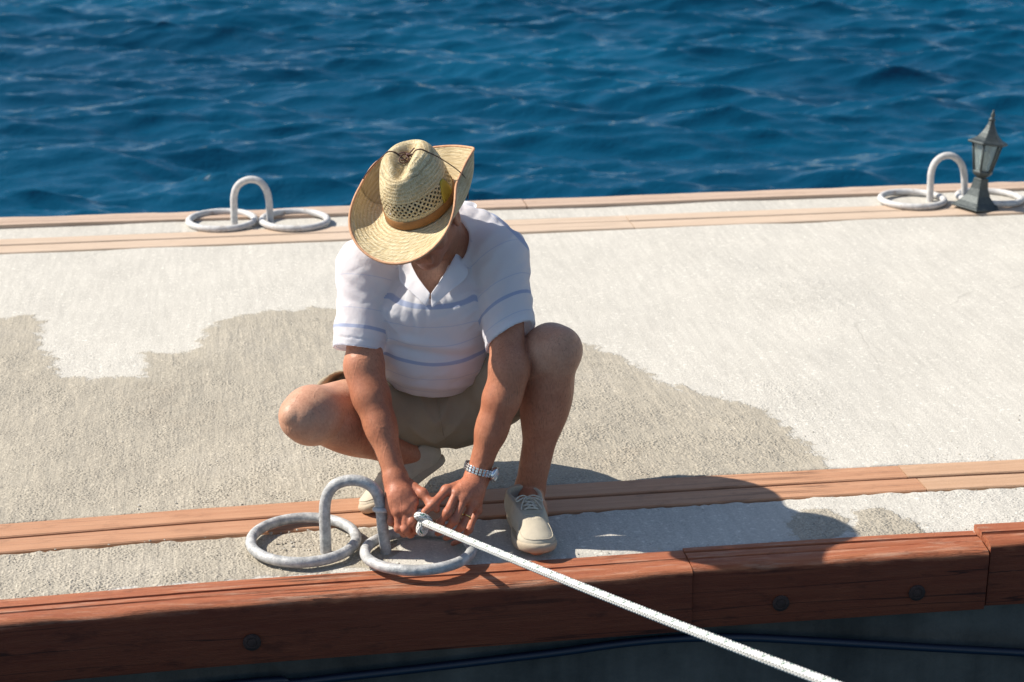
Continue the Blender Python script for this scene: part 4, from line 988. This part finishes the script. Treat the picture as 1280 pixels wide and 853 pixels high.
for a0, rr_ in ((.3, .018), (1.2, .019), (2.2, .016), (3.1, .018), (4.4, .016)):
    d1_ = HR*math.cos(a0)+HF*math.sin(a0); d2_ = unit(HU*.6+np.cross(d1_, HU)*.7)
    mb.tube([kc+d1_*rr_*(1-math.cos(t))*.8+d2_*rr_*.5*math.sin(t) for t in np.linspace(0, 6.2832, 20, endpoint=False)], .0016, 6, closed=True)
V_, F_ = lathe([(.001, -.005), (.005, -.003), (.006, 0), (.005, .003), (.001, .005)], 10, np.array(Matrix.Translation(Vector(kc)))); mb.add(V_, F_, tu=np.zeros(len(V_)), tv=np.zeros(len(V_)))
mb.build('tassel', M_cord, hat)

# ------------------------------------------------------------------ mooring rope
def rope_mat():
    t = NT('braided_rope'); u, v = t.attr('tu'), t.attr('tv'); a = t.ma('MULTIPLY', v, 8.0)
    # seamless round the rope: eight plaits, two hands
    s1 = t.ma('SINE', t.ma('MULTIPLY', t.ma('ADD', t.ma('MULTIPLY', u, 105.0), a), 6.28318)); s2 = t.ma('SINE', t.ma('MULTIPLY', t.ma('SUBTRACT', t.ma('MULTIPLY', u, 105.0), a), 6.28318))
    h = t.ma('MAXIMUM', s1, s2); cell = t.ma('FRACT', t.ma('ADD', t.ma('MULTIPLY', u, 17.5), t.ma('MULTIPLY', t.ma('FLOOR', a), .3)))
    fa_ = t.ma('FRACT', t.ma('ADD', a, t.ma('MULTIPLY', u, 105.0))); fl = t.ma('MULTIPLY', t.ma('LESS_THAN', cell, .20), t.ma('LESS_THAN', t.ma('ABSOLUTE', t.ma('SUBTRACT', fa_, .5)), .26))
    fl = t.ma('MULTIPLY', fl, t.ma('LESS_THAN', t.ma('ABSOLUTE', t.ma('SUBTRACT', t.ma('FRACT', t.ma('DIVIDE', a, 4.0)), .5)), .24))
    c = t.mix(t.mr(h, -.2, .9), (.68, .665, .62), (.87, .86, .82)); c = t.mix(t.mr(t.noise(14, 3), .5, .75, 0, .3), c, (.60, .57, .50)); c = t.mix(fl, c, (.02, .14, .10))
    t.p(Base_Color=c, Roughness=.8); t.b.inputs['Specular IOR Level'].default_value = .2; t.bump(h, .0020, .8); t.bump(t.noise(500, 2), .001, .4); return t.m
k0 = at(527, 652, 3.805); k1 = at(1058, 853, 2.48); rd = unit(k1-k0)
q1 = unit(np.cross(rd, z_)); q2_ = np.cross(q1, rd)
far = [k0+rd*s_+z_*-.014*math.sin(math.pi*min(1, s_/2.6)) for s_ in np.linspace(.03, 2.9, 40)]
mb = MB(); RRp = .0091
# standing part, a tucked overhand knot, and the tail running back through the fist to the staple leg
tail = [at(497, 652, 3.85), at(505, 652, 3.838), at(515, 655, 3.828), at(524, 657, 3.815)]
loop = []
for t in np.linspace(0, 2*math.pi, 30, endpoint=False):
    x, y, z = math.sin(t)+2*math.sin(2*t), math.cos(t)-2*math.cos(2*t), -math.sin(3*t); loop.append(k0+.0088*(rd*x*.8+q2_*y+q1*z*1.3))
mb.tube(spline(tail+[k0+rd*.01]+far, 4), RRp, 16)
mb.tube(spline(loop, 4, True), RRp*.96, 14, closed=True)
rp = mb.build('mooring_rope', rope_mat(), origin=k0)
tag(rp, 'taut white braided rope with green flecks, knotted in the man\'s hands', 'rope')
